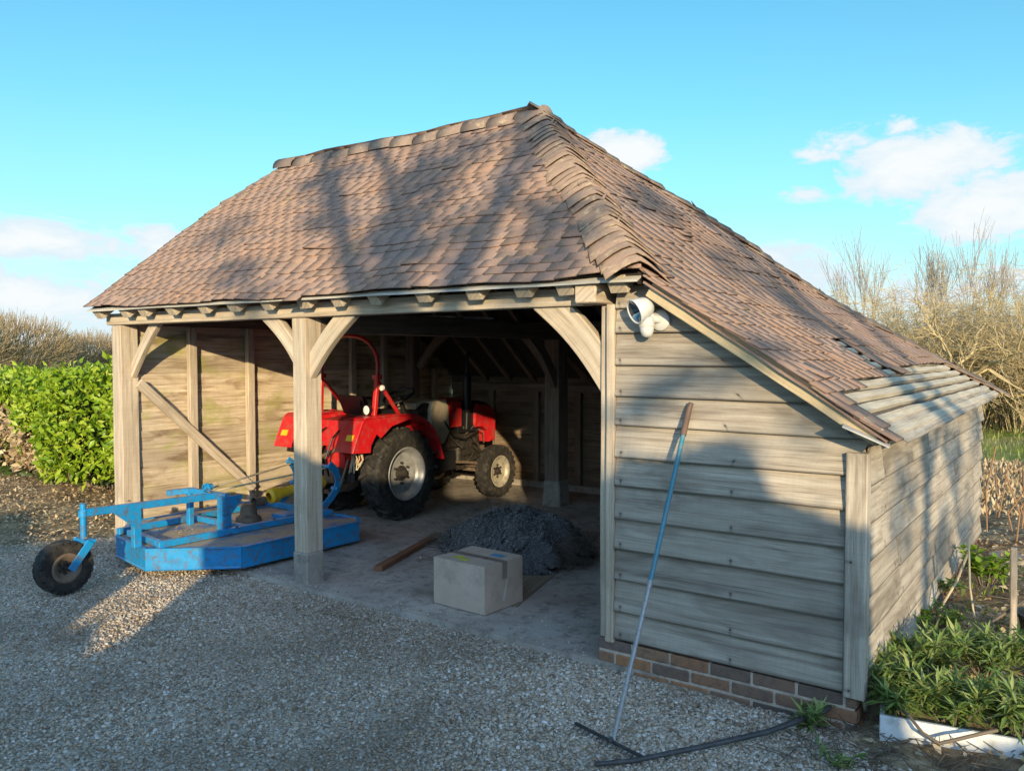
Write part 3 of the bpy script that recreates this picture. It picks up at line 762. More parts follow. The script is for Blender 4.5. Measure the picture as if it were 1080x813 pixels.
tag(mb.build('weatherboard_wall', 'board', BARN), 'silvered weatherboards closing the right end of the front')
post('cover_strip', .036, .088, -.04, -.004, .15, 2.085, 'oak', n=6, jit=.0015)
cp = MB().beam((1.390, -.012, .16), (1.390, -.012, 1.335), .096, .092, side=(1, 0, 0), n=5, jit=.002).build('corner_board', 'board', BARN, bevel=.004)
RR = [.08 + .181 * i for i in range(7)] + [1.345]
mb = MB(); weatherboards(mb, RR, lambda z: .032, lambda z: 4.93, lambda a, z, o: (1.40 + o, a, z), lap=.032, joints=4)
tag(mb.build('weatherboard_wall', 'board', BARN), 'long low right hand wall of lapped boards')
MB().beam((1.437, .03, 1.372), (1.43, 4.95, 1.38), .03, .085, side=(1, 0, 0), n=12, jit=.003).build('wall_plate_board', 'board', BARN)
# left wall: boards fixed outside the frame, seen from within
LR = [.1 + .185 * i for i in range(12)]
LRG = LR + [2.135 + .2 * k for k in range(1, 9)]
mb = MB(); weatherboards(mb, LRG, lambda z: max(.03, (z - 2.235) / .8 - .13), lambda z: min(4.95, RY + (RZ - .05 - z) / .8), lambda a, z, o: (-5.232 - .03 + o * 0 - (o if False else .012) - o, a, z), lap=.02)
tag(mb.build('weatherboard_wall', 'board_in', BARN), 'left boarded wall with greenish stains, sunlit from within')
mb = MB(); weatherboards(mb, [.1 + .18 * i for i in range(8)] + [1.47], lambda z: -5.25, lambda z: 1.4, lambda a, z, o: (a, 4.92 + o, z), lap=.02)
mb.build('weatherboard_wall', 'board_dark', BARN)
MB().box((-5.24, 2.47, .06), (.1, 4.9, .1)).build('sill_wall', 'concrete_block', BARN); MB().box((-1.9, 4.9, .06), (6.5, .1, .1)).build('sill_wall', 'concrete_block', BARN)
for y in [.74, 1.44, 2.2, 2.95, 3.5, 4.5]:
    MB().beam((-5.215, y, .11), (-5.215, y, 2.08 if y < 4 else 1.6), .085, .06, side=(0, 1, 0), n=4, jit=.002).build('wall_stud', 'oak', BARN, bevel=.004)
MB().beam((-5.2, 2.0, 2.12), (-5.2, 2.1, 2.12), .1, .1).build('wall_stud', 'oak', BARN) if False else None
MB().beam((-5.215, .16, 2.13), (-5.215, 4.0, 2.13), .1, .1, n=4).build('wall_plate', 'oak_dark', BARN)
MB().beam((-5.17, .14, 1.53), (-5.17, 1.43, .33), .04, .095, side=(1, 0, 0), n=5, jit=.002).build('diagonal_brace', 'oak', BARN, bevel=.004)
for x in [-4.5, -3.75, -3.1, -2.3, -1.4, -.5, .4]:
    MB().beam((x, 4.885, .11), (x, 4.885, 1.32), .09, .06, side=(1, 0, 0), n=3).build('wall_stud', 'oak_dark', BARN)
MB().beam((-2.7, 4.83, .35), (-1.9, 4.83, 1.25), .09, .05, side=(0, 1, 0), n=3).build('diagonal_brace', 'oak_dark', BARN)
# brick plinth, each brick an island so its colour differs
def plinth():
    mb = MB(); mo = MB()
    def run(p0, d, L, nrm, z0, n):
        d, nrm = Vector(d), Vector(nrm)
        for c in range(n):
            z = z0 + c * .0735; u = -.11 if c % 2 else 0.0
            while u < L:
                a, b = max(0, u), min(L, u + .215)
                if b - a > .03:
                    m = Vector(p0) + d * ((a + b) / 2) + nrm * (-.045 + random.uniform(-.002, .003))
                    s = [(b - a) if abs(d[k]) > .5 else .1 if abs(nrm[k]) > .5 else .06 for k in range(3)]
                    mb.box((m.x, m.y, z + .03), s)
                u += .228
    run((-.018, -.018, 0), (1, 0, 0), 1.42, (0, -1, 0), -.045, 3)
    run((1.402, .0, 0), (0, 1, 0), 4.9, (1, 0, 0), -.045, 2)
    o = mb.build('brick_plinth', 'brick', BARN, bevel=.005)
    mo.box((.69, .032, .055), (1.40, .10, .212)); mo.box((1.35, 2.45, .02), (.09, 4.85, .13))
    p = mo.build('mortar', 'mortar', o)
plinth()
# raking verge board and undercloak
rk = [(.335, 2.215), (.36, 2.17)]
mb = MB().beam((.36, -.148, 2.148), (1.50, -.148, 1.425), .022, .085, side=(0, 1, 0), n=8, jit=.002); tag(mb.build('bargeboard', 'verge', BARN, bevel=.003), 'pale raking bargeboard under the verge tiles')
MB().beam((.34, -.10, 2.185), (1.545, -.10, 1.412), .17, .010, side=(0, 1, 0), n=10, jit=.002).build('undercloak', 'tile', BARN)
MB().beam((.9, -.06, 1.79), (1.50, -.06, 1.40), .1, .045, side=(0, 1, 0), n=2).build('verge_rafter', 'oak', BARN)
MB().beam((1.36, -.20, 1.478), (1.552, -.16, 1.392), .10, .006, side=(0, 1, 0), n=3).build('verge_strip', 'flash', BARN)
# ------------------------------------------------------------------ tractor (built about the rear axle, heading +y)
def wheel(parent, c, R, w, rimR, mat_rim, lugs, out, name='wheel', tread='bars', hubmat='iron'):
    """out=+1: the dished face looks towards +x"""
    c = Vector(c); h = w / 2
    g = MB()
    prof = [(rimR, -h * .8), (rimR + .03, -h * .92), (R * .80, -h * 1.02), (R * .90, -h * .95), (R * .945, -h * .75), (R * .955, 0), (R * .945, h * .75), (R * .90, h * .95), (R * .80, h * 1.02), (rimR + .03, h * .92), (rimR, h * .8)]
    g.lathe(prof, c, (1, 0, 0), 44)
    if tread == 'bars':
        for k in range(lugs):
            for sd in (-1, 1):
                t0 = 2 * PI * (k + (.5 if sd > 0 else 0)) / lugs; pts = []
                for i in range(4):
                    f = i / 3; t = t0 - f * .16; x = sd * (h * .02 + f * h * 1.0); r = R * (.965 if i < 3 else .90)
                    pts.append(c + Vector((x, math.sin(t) * r, math.cos(t) * r)))
                g.beam(None, None, .035, R * .085, side=tuple(Vector((0, math.cos(t0), -math.sin(t0)))), path=pts)
    elif tread == 'ribs':
        for x in (-.55, 0, .55): g.lathe([(R * .93, x * w * .5 - .018), (R, x * w * .5 - .014), (R, x * w * .5 + .014), (R * .93, x * w * .5 + .018)], c, (1, 0, 0), 40)
        for k in range(24):
            for x in (-.85, .85):
                t = 2 * PI * k / 24; g.box(c + Vector((x * h, math.sin(t) * R * .93, math.cos(t) * R * .93)), (.03, .035, R * .09), Matrix.Rotation(-t, 3, 'X'))
    root = g.build(name, 'rubber', parent, smooth=True, local=True, angle=30)
    LOC[root] = (0, 0, 0)
    m = MB(); o = out
    m.lathe([(rimR + .012, o * h * .92), (rimR + .004, o * h * .96), (rimR - .018, o * h * .86), (rimR - .03, o * h * .55), (rimR - .045, o * h * .42), (rimR * .80, o * h * .30), (rimR * .62, o * h * .34), (rimR * .45, o * h * .20), (rimR * .2, o * h * .18), (0, o * h * .18)], c, (1, 0, 0), 44)
    m.lathe([(rimR + .01, -o * h * .9), (rimR - .03, -o * h * .8), (rimR - .05, 0), (rimR * .5, -o * h * .05), (0, 0)], c, (1, 0, 0), 30)
    m.build('rim', mat_rim, root, smooth=True, local=True, angle=45)
    m = MB(); m.lathe([(rimR * .30, o * h * .18), (rimR * .29, o * h * .34), (rimR * .17, o * h * .40), (rimR * .15, o * h * .75), (rimR * .10, o * h * .8), (0, o * h * .8)], c, (1, 0, 0), 20)
    for k in range(6):
        t = 2 * PI * k / 6; m.lathe([(.014, o * h * .2), (.014, o * h * .42), (0, o * h * .42)], c + Vector((0, math.sin(t) * rimR * .40, math.cos(t) * rimR * .40)), (1, 0, 0), 6)
    m.build('hub', hubmat, root, smooth=True, local=True)
    return root
TR = thing('tractor', 'red compact tractor with roll hoop parked inside the barn', 'tractor', (-4.255, 2.28, .03)); TR.scale = (.925, 1, 1)
def tb(mb, name, mat, par=TR, **k): return mb.build(name, mat, par, local=True, **k)
for s in (-1, 1):
    wheel(TR, (s * .50, 0, .495), .495, .29, .275, 'silver', 17, s, 'rear_wheel')
    wheel(TR, (s * .555, 1.68, .325), .325, .17, .185, 'rimcream', 0, s, 'front_wheel', 'ribs')
def round_box(mb, x0, x1, prof, n=8):
    """loft along x of a yz profile with the edge pulled in, giving rounded shoulders"""
    for p in (0,):
        pass
    cy = sum(p[0] for p in prof) / len(prof); cz = sum(p[1] for p in prof) / len(prof)
    m = len(prof); secs = [(x0, .90), (x0 + .012, .96), (x0 + .035, 1), (x1 - .035, 1), (x1 - .012, .96), (x1, .90)]; b = len(mb.v)
    for x, k in secs:
        for y, z in prof: mb.v.append((x, cy + (y - cy) * (1 - (1 - k) * .35), cz + (z - cz) * (1 - (1 - k) * .6)))
    for i in range(len(secs) - 1):
        for k in range(m):
            k2 = (k + 1) % m; mb.face([b + i * m + k, b + i * m + k2, b + (i + 1) * m + k2, b + (i + 1) * m + k])
    mb.face([b + k for k in range(m)]); mb.face([b + (len(secs) - 1) * m + k for k in reversed(range(m))]); return mb
# rear mudguards: top strip following the wheel plus the outer skirt
fp = [(-.80, .79), (-.775, .86), (-.66, 1.10), (-.62, 1.125), (-.30, 1.135), (.02, 1.13), (.16, 1.105), (.30, 1.04), (.42, .93), (.51, .78), (.57, .60)]
for s in (-1, 1):
    mb = MB(); xi, xo = s * .36, s * .655
    for i in range(len(fp) - 1):
        (y0, z0), (y1, z1) = fp[i], fp[i + 1]
        d = Vector((0, y1 - y0, z1 - z0)).normalized(); nn = Vector((0, -d.z, d.y)) * .012
        b = len(mb.v)
        for x in (xi, xo):
            for (y, z) in ((y0, z0), (y1, z1)): mb.v.append((x, y, z)); mb.v.append((x, y - nn.y, z - nn.z))
        mb.face([b, b + 2, b + 6, b + 4]); mb.face([b + 1, b + 5, b + 7, b + 3]); mb.face([b + 4, b + 6, b + 7, b + 5]); mb.face([b, b + 1, b + 3, b + 2])
    # outer skirt between the strip and the wheel arch
    n = len(fp); b = len(mb.v); inner = []
    for i, (y, z) in enumerate(fp):
        a = math.atan2(z - .495, y); rr = .585 if i > 1 else .66
        iy, iz = math.cos(a) * rr, .495 + math.sin(a) * rr
        if i >= n - 4: k = (i - (n - 4)) / 3; iy = iy + (y - .04 - iy) * k; iz = iz + (z - iz) * k
        if i < 3: iy, iz = [(-.56, .775), (-.55, .85), (-.47, .96)][i]
        inner.append((iy, iz))
    for (y, z), (iy, iz) in zip(fp, inner):
        mb.v += [(xo, y, z), (xo, iy, iz), (xo - s * .012, y, z), (xo - s * .012, iy, iz)]
    for i in range(n - 1):
        p, q = b + 4 * i, b + 4 * (i + 1)
        mb.face([p, q, q + 1, p + 1]); mb.face([p + 2, p + 3, q + 3, q + 2]); mb.face([p + 1, q + 1, q + 3, p + 3])
    mb.face([b, b + 1, b + 3, b + 2]); mb.face([b + 4 * n - 4, b + 4 * n - 2, b + 4 * n - 1, b + 4 * n - 3])
    # rolled lip along the outer edge, rear closing panel
    mb.tube([(xo, y, z) for y, z in fp], .011, 6)
    mb.prism([(xi, -.80, .79), (xo, -.80, .79), (xo, -.66, 1.10), (xi, -.66, 1.10)], (0, .012, .004))
    # inner wall of the mudguard
    mb.prism([(xi, -.76, .80), (xi, -.66, 1.11), (xi, .02, 1.12), (xi, .30, 1.03), (xi, .5, .7), (xi, .3, .62), (xi, -.5, .62)], (s * .01, 0, 0))
    mg = tb(mb, 'mudguard', 'red', smooth=True, angle=28)
    mb = MB().prism([(s * .545 - .05, -.752, .91), (s * .545 + .05, -.752, .91), (s * .545 + .05, -.728, .965), (s * .545 - .05, -.728, .965)], (0, -.012, -.004))
    mb.build('reflector', 'yellow', mg, local=True)
# gearbox, rear red housing, platform
mb = MB(); round_box(mb, -.17, .17, [(-.38, .36), (-.38, .66), (.0, .72), (1.0, .68), (1.0, .40), (.3, .33)]); mb.lathe([(.085, -.36), (.085, .36)], (0, 0, .495), (1, 0, 0), 16)
tb(mb, 'gearbox', 'iron', smooth=True)
mb = MB(); round_box(mb, -.21, .21, [(-.52, .80), (-.52, 1.075), (-.30, 1.10), (.05, 1.08), (.05, .78), (-.3, .74)])
round_box(mb, -.15, .15, [(-.47, .56), (-.49, .80), (-.2, .80), (-.2, .56)])
tb(mb, 'rear_housing', 'red', smooth=True)
mb = MB(); mb.box((0, .42, .70), (.62, .62, .02)); mb.box((-.05, -.12, 1.085), (.9, .22, .02)); tb(mb, 'foot_platform', 'red', bevel=.005)
# seat
mb = MB(); round_box(mb, -.20, .20, [(-.16, 1.10), (-.16, 1.15), (.22, 1.16), (.24, 1.12), (.2, 1.09)]); st = tb(mb, 'seat', 'black', smooth=True)
mb = MB(); round_box(mb, -.20, .20, [(-.13, 1.13), (-.19, 1.26), (-.235, 1.33), (-.27, 1.33), (-.245, 1.24), (-.19, 1.12)]); mb.build('seat_back', 'black', st, smooth=True, local=True)
tb(MB().tube([(.12, -.2, 1.15), (.16, -.26, 1.26), (.20, -.2, 1.31), (.22, -.06, 1.28)], .012, 6), 'arm_rest', 'black', smooth=True)
tb(MB().tube([(-.22, 0, 1.1), (-.24, .05, 1.3), (-.24, .05, 1.32)], [.009, .009, .02], 8), 'lever', 'black', smooth=True)
# roll hoop
def rops():
    a = []
    for s in (-1, 1):
        o = tb(MB().beam((s * .44, -.33, .98), (s * .47, -.29, 1.52), .052, .045, side=(1, 0, 0), n=2), 'roll_bar_leg', 'red', bevel=.006)
        tb(MB().beam((s * .46, -.26, 1.48), (s * .42, .10, 1.10), .04, .03, side=(1, 0, 0)), 'roll_bar_strut', 'red', bevel=.004)
        mb = MB(); mb.box((s * .468, -.29, 1.535), (.085, .075, .05)); mb.lathe([(.013, -.06), (.013, .06)], (s * .468, -.29, 1.54), (1, 0, 0), 8); tb(mb, 'hinge_bracket', 'red', bevel=.004)
    pts = [(-.47, -.29, 1.52), (-.472, -.285, 1.62)]
    for k in range(13):
        t = PI - PI * k / 12; pts.append((.47 * math.copysign(abs(math.cos(t)) ** .9, math.cos(t)), -.28 - .01 * math.sin(t), 1.66 + .315 * abs(math.sin(t)) ** .9))
    pts += [(.472, -.285, 1.62), (.47, -.29, 1.52)]
    tb(MB().tube(pts, .021, 10), 'roll_hoop', 'red', smooth=True)
rops()
# working lamp on the mudguard, tail lamp pair
def work_lamp(x, y, z):
    o = tb(MB().lathe([(0, .05), (.03, .045), (.052, .0), (.055, -.03), (.048, -.034)], (x, y, z), (0, 1, 0), 20), 'work_lamp', 'black', smooth=True)
    MB().lathe([(.048, -.032), (.03, -.038), (0, -.04)], (x, y, z), (0, 1, 0), 20).build('lens', 'lamp_face', o, smooth=True, local=True)
work_lamp(.415, -.37, 1.19)
tb(MB().tube([(.415, -.35, 1.19), (.43, -.3, 1.12)], .012, 6), 'lamp_bracket', 'black')
tb(MB().lathe([(0, -.01), (.03, -.01), (.03, .015), (0, .02)], (.50, -.25, 1.42), (0, 1, 0), 14), 'mirror', 'lamp_face', smooth=True)
# steering wheel, column, dashboard
def steering():
    ax = Vector((0, -.42, .9)).normalized(); c = Vector((.0, .49, 1.29)); e1 = Vector((1, 0, 0)); e2 = ax.cross(e1)
    mb = MB(); ring = [c + (e1 * math.cos(2 * PI * k / 28) + e2 * math.sin(2 * PI * k / 28)) * .19 for k in range(29)]
    mb.tube(ring, .015, 8, cap=False)
    for k in range(3): t = 2 * PI * k / 3 + .5; mb.tube([c - ax * .03, c + (e1 * math.cos(t) + e2 * math.sin(t)) * .19], .009, 6)
    mb.lathe([(.045, -.03), (.045, .0), (.03, .015), (0, .018)], c - ax * .02, ax, 16)
    o = tb(mb, 'steering_wheel', 'black', smooth=True)
    tb(MB().tube([c - ax * .02, c - ax * .30], [.022, .04], 10), 'steering_column', 'iron', smooth=True)
steering()
mb = MB(); round_box(mb, -.22, .22, [(.56, .72), (.60, 1.13), (.72, 1.20), (.80, 1.20), (.80, .72)]); d = tb(mb, 'dashboard', 'iron', smooth=True)
mb = MB(); round_box(mb, -.16, .16, [(.60, 1.12), (.63, 1.20), (.74, 1.235), (.78, 1.20), (.76, 1.1)]); mb.build('instrument_panel', 'cream', d, smooth=True, local=True)
mb = MB(); round_box(mb, -.275, .275, [(.76, .70), (.76, 1.13), (.80, 1.215), (.90, 1.245), (1.04, 1.235), (1.08, 1.15), (1.09, .82), (1.0, .70)]); tb(mb, 'cowl', 'cream', smooth=True)
# bonnet: red side panels, black gap, black top band, red nose
mb = MB(); round_box(mb, -.262, .262, [(1.10, .88), (1.10, 1.215), (1.30, 1.205), (1.34, 1.19), (1.34, .88)]); tb(mb, 'bonnet_side', 'red', smooth=True)
mb = MB(); round_box(mb, -.235, .235, [(1.30, .80), (1.30, 1.185), (1.66, 1.165), (1.66, .80)]); tb(mb, 'radiator_screen', 'black', smooth=True)
mb = MB(); round_box(mb, -.268, .268, [(1.60, .86), (1.60, 1.09), (1.64, 1.16), (1.86, 1.135), (1.98, 1.07), (2.03, .95), (2.02, .66), (1.92, .65), (1.86, .80), (1.74, .86)]); tb(mb, 'bonnet_nose', 'red', smooth=True)
mb = MB(); round_box(mb, -.235, .235, [(1.16, 1.19), (1.16, 1.232), (1.7, 1.195), (1.88, 1.155), (2.0, 1.08), (1.96, 1.06), (1.85, 1.11), (1.6, 1.15)]); tb(mb, 'bonnet_top', 'black', smooth=True)
mb = MB(); mb.prism([(.12, 1.06, 1.235), (.25, 1.06, 1.225), (.25, 1.38, 1.208), (.12, 1.38, 1.222)], (0, 0, .014)); tb(mb, 'bonnet_stripe', 'red', bevel=.004)
mb = MB(); mb.box((0, 2.03, .90), (.40, .02, .30)); tb(mb, 'grille', 'black', bevel=.004)
# engine with pipes, filters and pulleys
mb = MB(); mb.box((0, 1.42, .62), (.30, .80, .42)); mb.box((0, 1.45, .40), (.22, .9, .14)); mb.box((.17, 1.25, .72), (.1, .22, .16)); mb.box((.19, 1.5, .62), (.08, .14, .2))
mb.lathe([(.05, -.08), (.055, .08)], (.23, 1.30, .54), (0, 0, 1), 14); mb.lathe([(.045, -.07), (.045, .07)], (.22, 1.62, .70), (0, 1, 0), 14)
for k in range(14):
    a = Vector((.18 + random.uniform(0, .1), random.uniform(1.1, 1.8), random.uniform(.42, .85))); b2 = a + Vector((random.uniform(-.04, .06), random.uniform(-.25, .25), random.uniform(-.2, .2)))
    mb.tube([a, (a + b2) / 2 + Vector((.04, 0, random.uniform(-.05, .05))), b2], random.uniform(.008, .016), 6)
tb(mb, 'engine', 'iron', smooth=True)
mb = MB()
for k in range(1):
    a = Vector((.22 + random.uniform(0, .08), random.uniform(1.15, 1.7), random.uniform(.5, .85))); mb.tube([a, a + Vector((.03, random.uniform(-.2, .2), -.04)), a + Vector((.0, random.uniform(-.2, .2), -.18))], .007, 6)
tb(mb, 'fuel_pipe', 'rusty', smooth=True)
# silencer on the right of the bonnet
mb = MB(); mb.tube([(.24, 1.46, .85), (.25, 1.46, 1.05)], .03, 10); mb.lathe([(.03, 0), (.054, .03), (.057, .06), (.057, .42), (.053, .46), (.03, .49)], (.25, 1.46, 1.05), (0, 0, 1), 18); mb.tube([(.25, 1.46, 1.5), (.25, 1.46, 1.74), (.25, 1.50, 1.80)], .026, 12)
tb(mb, 'silencer', 'black', smooth=True)
# front axle, steering links, front bracket
mb = MB(); mb.beam((-.46, 1.68, .36), (.46, 1.68, .36), .1, .12, n=2); mb.box((0, 1.75, .5), (.26, .4, .2)); mb.tube([(-.44, 1.55, .38), (.44, 1.55, .38)], .016, 8)
for s in (-1, 1): mb.lathe([(.07, -.1), (.09, 0), (.07, .1)], (s * .43, 1.68, .34), (0, 0, 1), 14); mb.tube([(s * .44, 1.68, .45), (s * .40, 1.55, .40)], .025, 8)
mb.tube([(.30, .95, .50), (.36, 1.3, .46), (.42, 1.55, .42)], .018, 8)
tb(mb, 'front_axle', 'rusty', smooth=True)
# steps, tank, lower links
mb = MB(); mb.box((.33, .85, .52), (.2, .4, .22)); tb(mb, 'battery_box', 'black', bevel=.012)
mb = MB()
for s in (-1, 1):
    mb.beam((s * .16, -.30, .40), (s * .34, -.86, .36), .02, .05, side=(1, 0, 0)); mb.tube([(s * .24, -.38, .96), (s * .28, -.66, .40)], .014, 8); mb.beam((s * .22, -.30, 1.0), (s * .25, -.48, .95), .03, .05)
mb.tube([(0, -.4, .78), (0, -.84, .66)], .022, 8); mb.box((0, -.5, .50), (.16, .16, .16)); mb.beam((0, -.35, .33), (0, -.62, .33), .08, .04)
tb(mb, 'three_point_linkage', 'rusty', smooth=True)
mb = MB()
for k in range(9):
    y = -.60 + random.uniform(-.03, .05); x = .36 + k * .025; mb.tube([(x, y, .80), (x + random.uniform(-.03, .03), y + .03, .70), (x + random.uniform(-.05, .05), y - .01, .60 + random.uniform(-.05, .05))], .006, 5)
tb(mb, 'hanging_chain', 'straw', smooth=True)

# ------------------------------------------------------------------ topper mower on the tractor's linkage
MO = thing('topper_mower', 'blue tractor drawn grass topper with tail wheel, half out of the barn', 'mower', (-4.15, .35, 0))
def mo(mb, name, mat, par=MO, **k): return mb.build(name, mat, par, **k)
deck = [(-4.50, -.46), (-3.86, -.57), (-3.30, -.075), (-3.26, 1.18), (-3.42, 1.32), (-4.9, 1.32), (-5.02, 1.15), (-5.0, -.05)]
def offs(poly, d):
    c = Vector((sum(p[0] for p in poly) / len(poly), sum(p[1] for p in poly) / len(poly))); return [tuple(c + (Vector(p) - c) * (1 - d / (Vector(p) - c).length)) for p in poly]
mb = MB(); mb.prism([(x, y, .228) for x, y in offs(deck, .012)], (0, 0, .008)); dk = mo(mb, 'deck', 'deckblue')
mb = MB()
for i in range(len(deck)):
    a, b = deck[i], deck[(i + 1) % len(deck)]
    mb.beam((a[0], a[1], .158), (b[0], b[1], .158), .010, .158, side=(-(b[1] - a[1]), b[0] - a[0], 0))
    mb.beam((a[0], a[1], .241), (b[0], b[1], .241), .035, .010, side=(-(b[1] - a[1]), b[0] - a[0], 0))
    mb.tube([(a[0], a[1], .075), (b[0], b[1], .075)], .012, 6)
mo(mb, 'skirt', 'blue')
mb = MB()   # frame rails lying on the deck and the raised tail beam
mb.beam((-3.80, -.50, .27), (-3.72, 1.25, .27), .05, .055); mb.beam((-4.55, -.42, .27), (-4.6, 1.25, .27), .05, .055)
mb.beam((-4.55, .32, .27), (-3.78, .32, .27), .05, .05); mb.beam((-4.6, 1.2, .27), (-3.72, 1.2, .27), .06, .06); mb.beam((-4.4, -.40, .275), (-3.84, -.47, .275), .05, .05)
mo(mb, 'deck_rail', 'blue', bevel=.004)
mo(MB().beam((-4.0, -.99, .585), (-3.985, .22, .555), .055, .055, side=(1, 0, 0)), 'tail_beam', 'blue', bevel=.004)
mo(MB().beam((-4.52, .02, .545), (-4.42, .24, .555), .05, .05).beam((-4.46, .20, .555), (-3.88, .20, .555), .05, .05), 'cross_beam', 'blue', bevel=.004)
mb = MB(); mb.beam((-4.0, -.565, .235), (-4.0, -.565, .56), .05, .065, side=(1, 0, 0)); mb.prism([(-3.97, -.78, .56), (-3.97, -.54, .56), (-3.97, -.54, .36)], (.012, 0, 0)); mo(mb, 'upright', 'blue', bevel=.004)
mo(MB().beam((-4.44, .20, .235), (-4.44, .20, .56), .05, .05, side=(1, 0, 0)), 'upright', 'blue', bevel=.004)
mb = MB(); mb.beam((-3.89, .18, .235), (-3.89, .18, .56), .07, .10, side=(1, 0, 0)); mb.prism([(-3.85, .12, .56), (-3.85, .33, .56), (-3.85, .33, .52), (-3.85, .22, .40), (-3.85, .12, .40)], (.012, 0, 0)); mo(mb, 'upright', 'blue', bevel=.004)
mb = MB(); mb.prism([(-4.19, .175, .57), (-4.10, .175, .57), (-4.10, .175, .61), (-4.115, .175, .64), (-4.145, .175, .652), (-4.175, .175, .64), (-4.19, .175, .61)], (0, .014, 0)); mb.lathe([(.018, -.03), (.03, -.03), (.03, .05), (.018, .05)], (-4.145, .18, .615), (0, 1, 0), 14); mo(mb, 'lifting_eye', 'blue', smooth=True)
# tail wheel in its fork
mb = MB(); mb.tube([(-4.005, -.985, .36), (-4.005, -.985, .655)], .024, 12); mb.lathe([(.036, 0), (.036, .05)], (-4.005, -.985, .555), (0, 0, 1), 14); mo(mb, 'swivel_post', 'blue', smooth=True)
mb = MB(); mb.box((-3.98, -.985, .375), (.17, .085, .025)); mb.beam((-3.89, -.985, .38), (-3.885, -1.14, .19), .012, .06, side=(1, 0, 0)); mb.beam((-4.075, -.985, .38), (-4.11, -1.14, .19), .012, .06, side=(1, 0, 0)); mo(mb, 'fork', 'blue', bevel=.003)
wheel(MO, (.15 - .0, -1.49, .198), .20, .12, .10, 'rusty', 0, 1, 'tail_wheel', 'ribs', 'iron')
# gearbox, drive shaft under its yellow guard, hitch plates
mb = MB(); mb.lathe([(.12, 0), (.11, .04), (.08, .06), (.07, .14), (.045, .16), (0, .16)], (-4.15, .62, .238), (0, 0, 1), 20); mb.lathe([(.045, 0), (.045, .12)], (-4.15, .68, .40), (0, 1, 0), 14); mo(mb, 'gearbox', 'rusty', smooth=True)
mo(MB().lathe([(.04, 0), (.075, .02), (.075, .10), (.05, .12), (.05, .52), (.075, .56), (.075, .66), (.04, .68)], (-4.16, .86, .43), Vector((0, 1, .10)), 16), 'shaft_guard', 'yellow', smooth=True)
for x in (-4.45, -3.82):
    path = [Vector((x, 1.22 + .16 * math.sin(PI * t) ** .8 * 1.0 + .10 * t, .30 + .42 * t)) for t in [i / 10 for i in range(11)]]
    mb = MB().beam(None, None, .014, .075, side=(1, 0, 0), path=path); mb.lathe([(.02, -.05), (.02, .05)], (x, 1.40, .47), (1, 0, 0), 10); mo(mb, 'hitch_plate', 'blue', bevel=.003)
mo(MB().beam((-4.45, 1.33, .70), (-3.82, 1.33, .70), .05, .02), 'hitch_bar', 'blue', bevel=.003)
for x in (-4.40, -3.87): mo(MB().beam((x, 1.30, .69), (-4.145, .22, .60), .035, .012, side=(1, 0, 0)) if False else MB().tube([(x, 1.32, .68), (-4.145 + (x + 4.145) * .25, .24, .585)], .009, 6), 'stay_rod', 'straw', smooth=True)
mo(MB().box((-3.95, .95, .265), (.2, .3, .05)), 'deck_cover', 'blue', bevel=.006)

mb = MB()
for x, y, z in [(-4.0, -.8, .61), (-4.0, -.62, .617), (-4.0, -.2, .602), (-3.985, .1, .59), (-3.96, -.985, .392), (-4.03, -.985, .392), (-3.75, .6, .30), (-3.745, .2, .30), (-3.74, .9, .30), (-3.79, -.3, .30)]:
    mo(MB().lathe([(.013, 0), (.013, .009), (.007, .014), (0, .014)], (x, y, z), (0, 0, 1), 8), 'bolt_head', 'rusty', smooth=True)
P = []; n_ = 900
gx = RNG.uniform(-4.95, -3.35, n_); gy = RNG.uniform(-.35, 1.25, n_); gx = np.where(gy < .1, RNG.uniform(-4.5, -3.75, n_), gx)
D_ = rand_dirs(n_); D_[:, 2] = np.abs(D_[:, 2]) * .2
tag(leaves_mesh('grass_clippings', np.stack([gx, gy, np.full(n_, .240)], 1), D_, rand_dirs(n_) * .4 + np.array([0, 0, 1.]), RNG.uniform(.02, .05, n_), RNG.uniform(.004, .01, n_), 'deadleaf', MO), kind='stuff')
for pts, r in [([(-.10, -.5, 1.0), (-.12, -.62, .95), (-.10, -.70, .75), (-.05, -.60, .55)], .011), ([(.10, -.5, .98), (.14, -.64, .9), (.12, -.72, .7), (.05, -.62, .5)], .011), ([(.27, 1.0, .98), (.30, 1.15, .78), (.28, 1.4, .72), (.24, 1.7, .80)], .012)]:
    tb(MB().tube(pts, r, 8), 'hydraulic_hose', 'black', smooth=True)
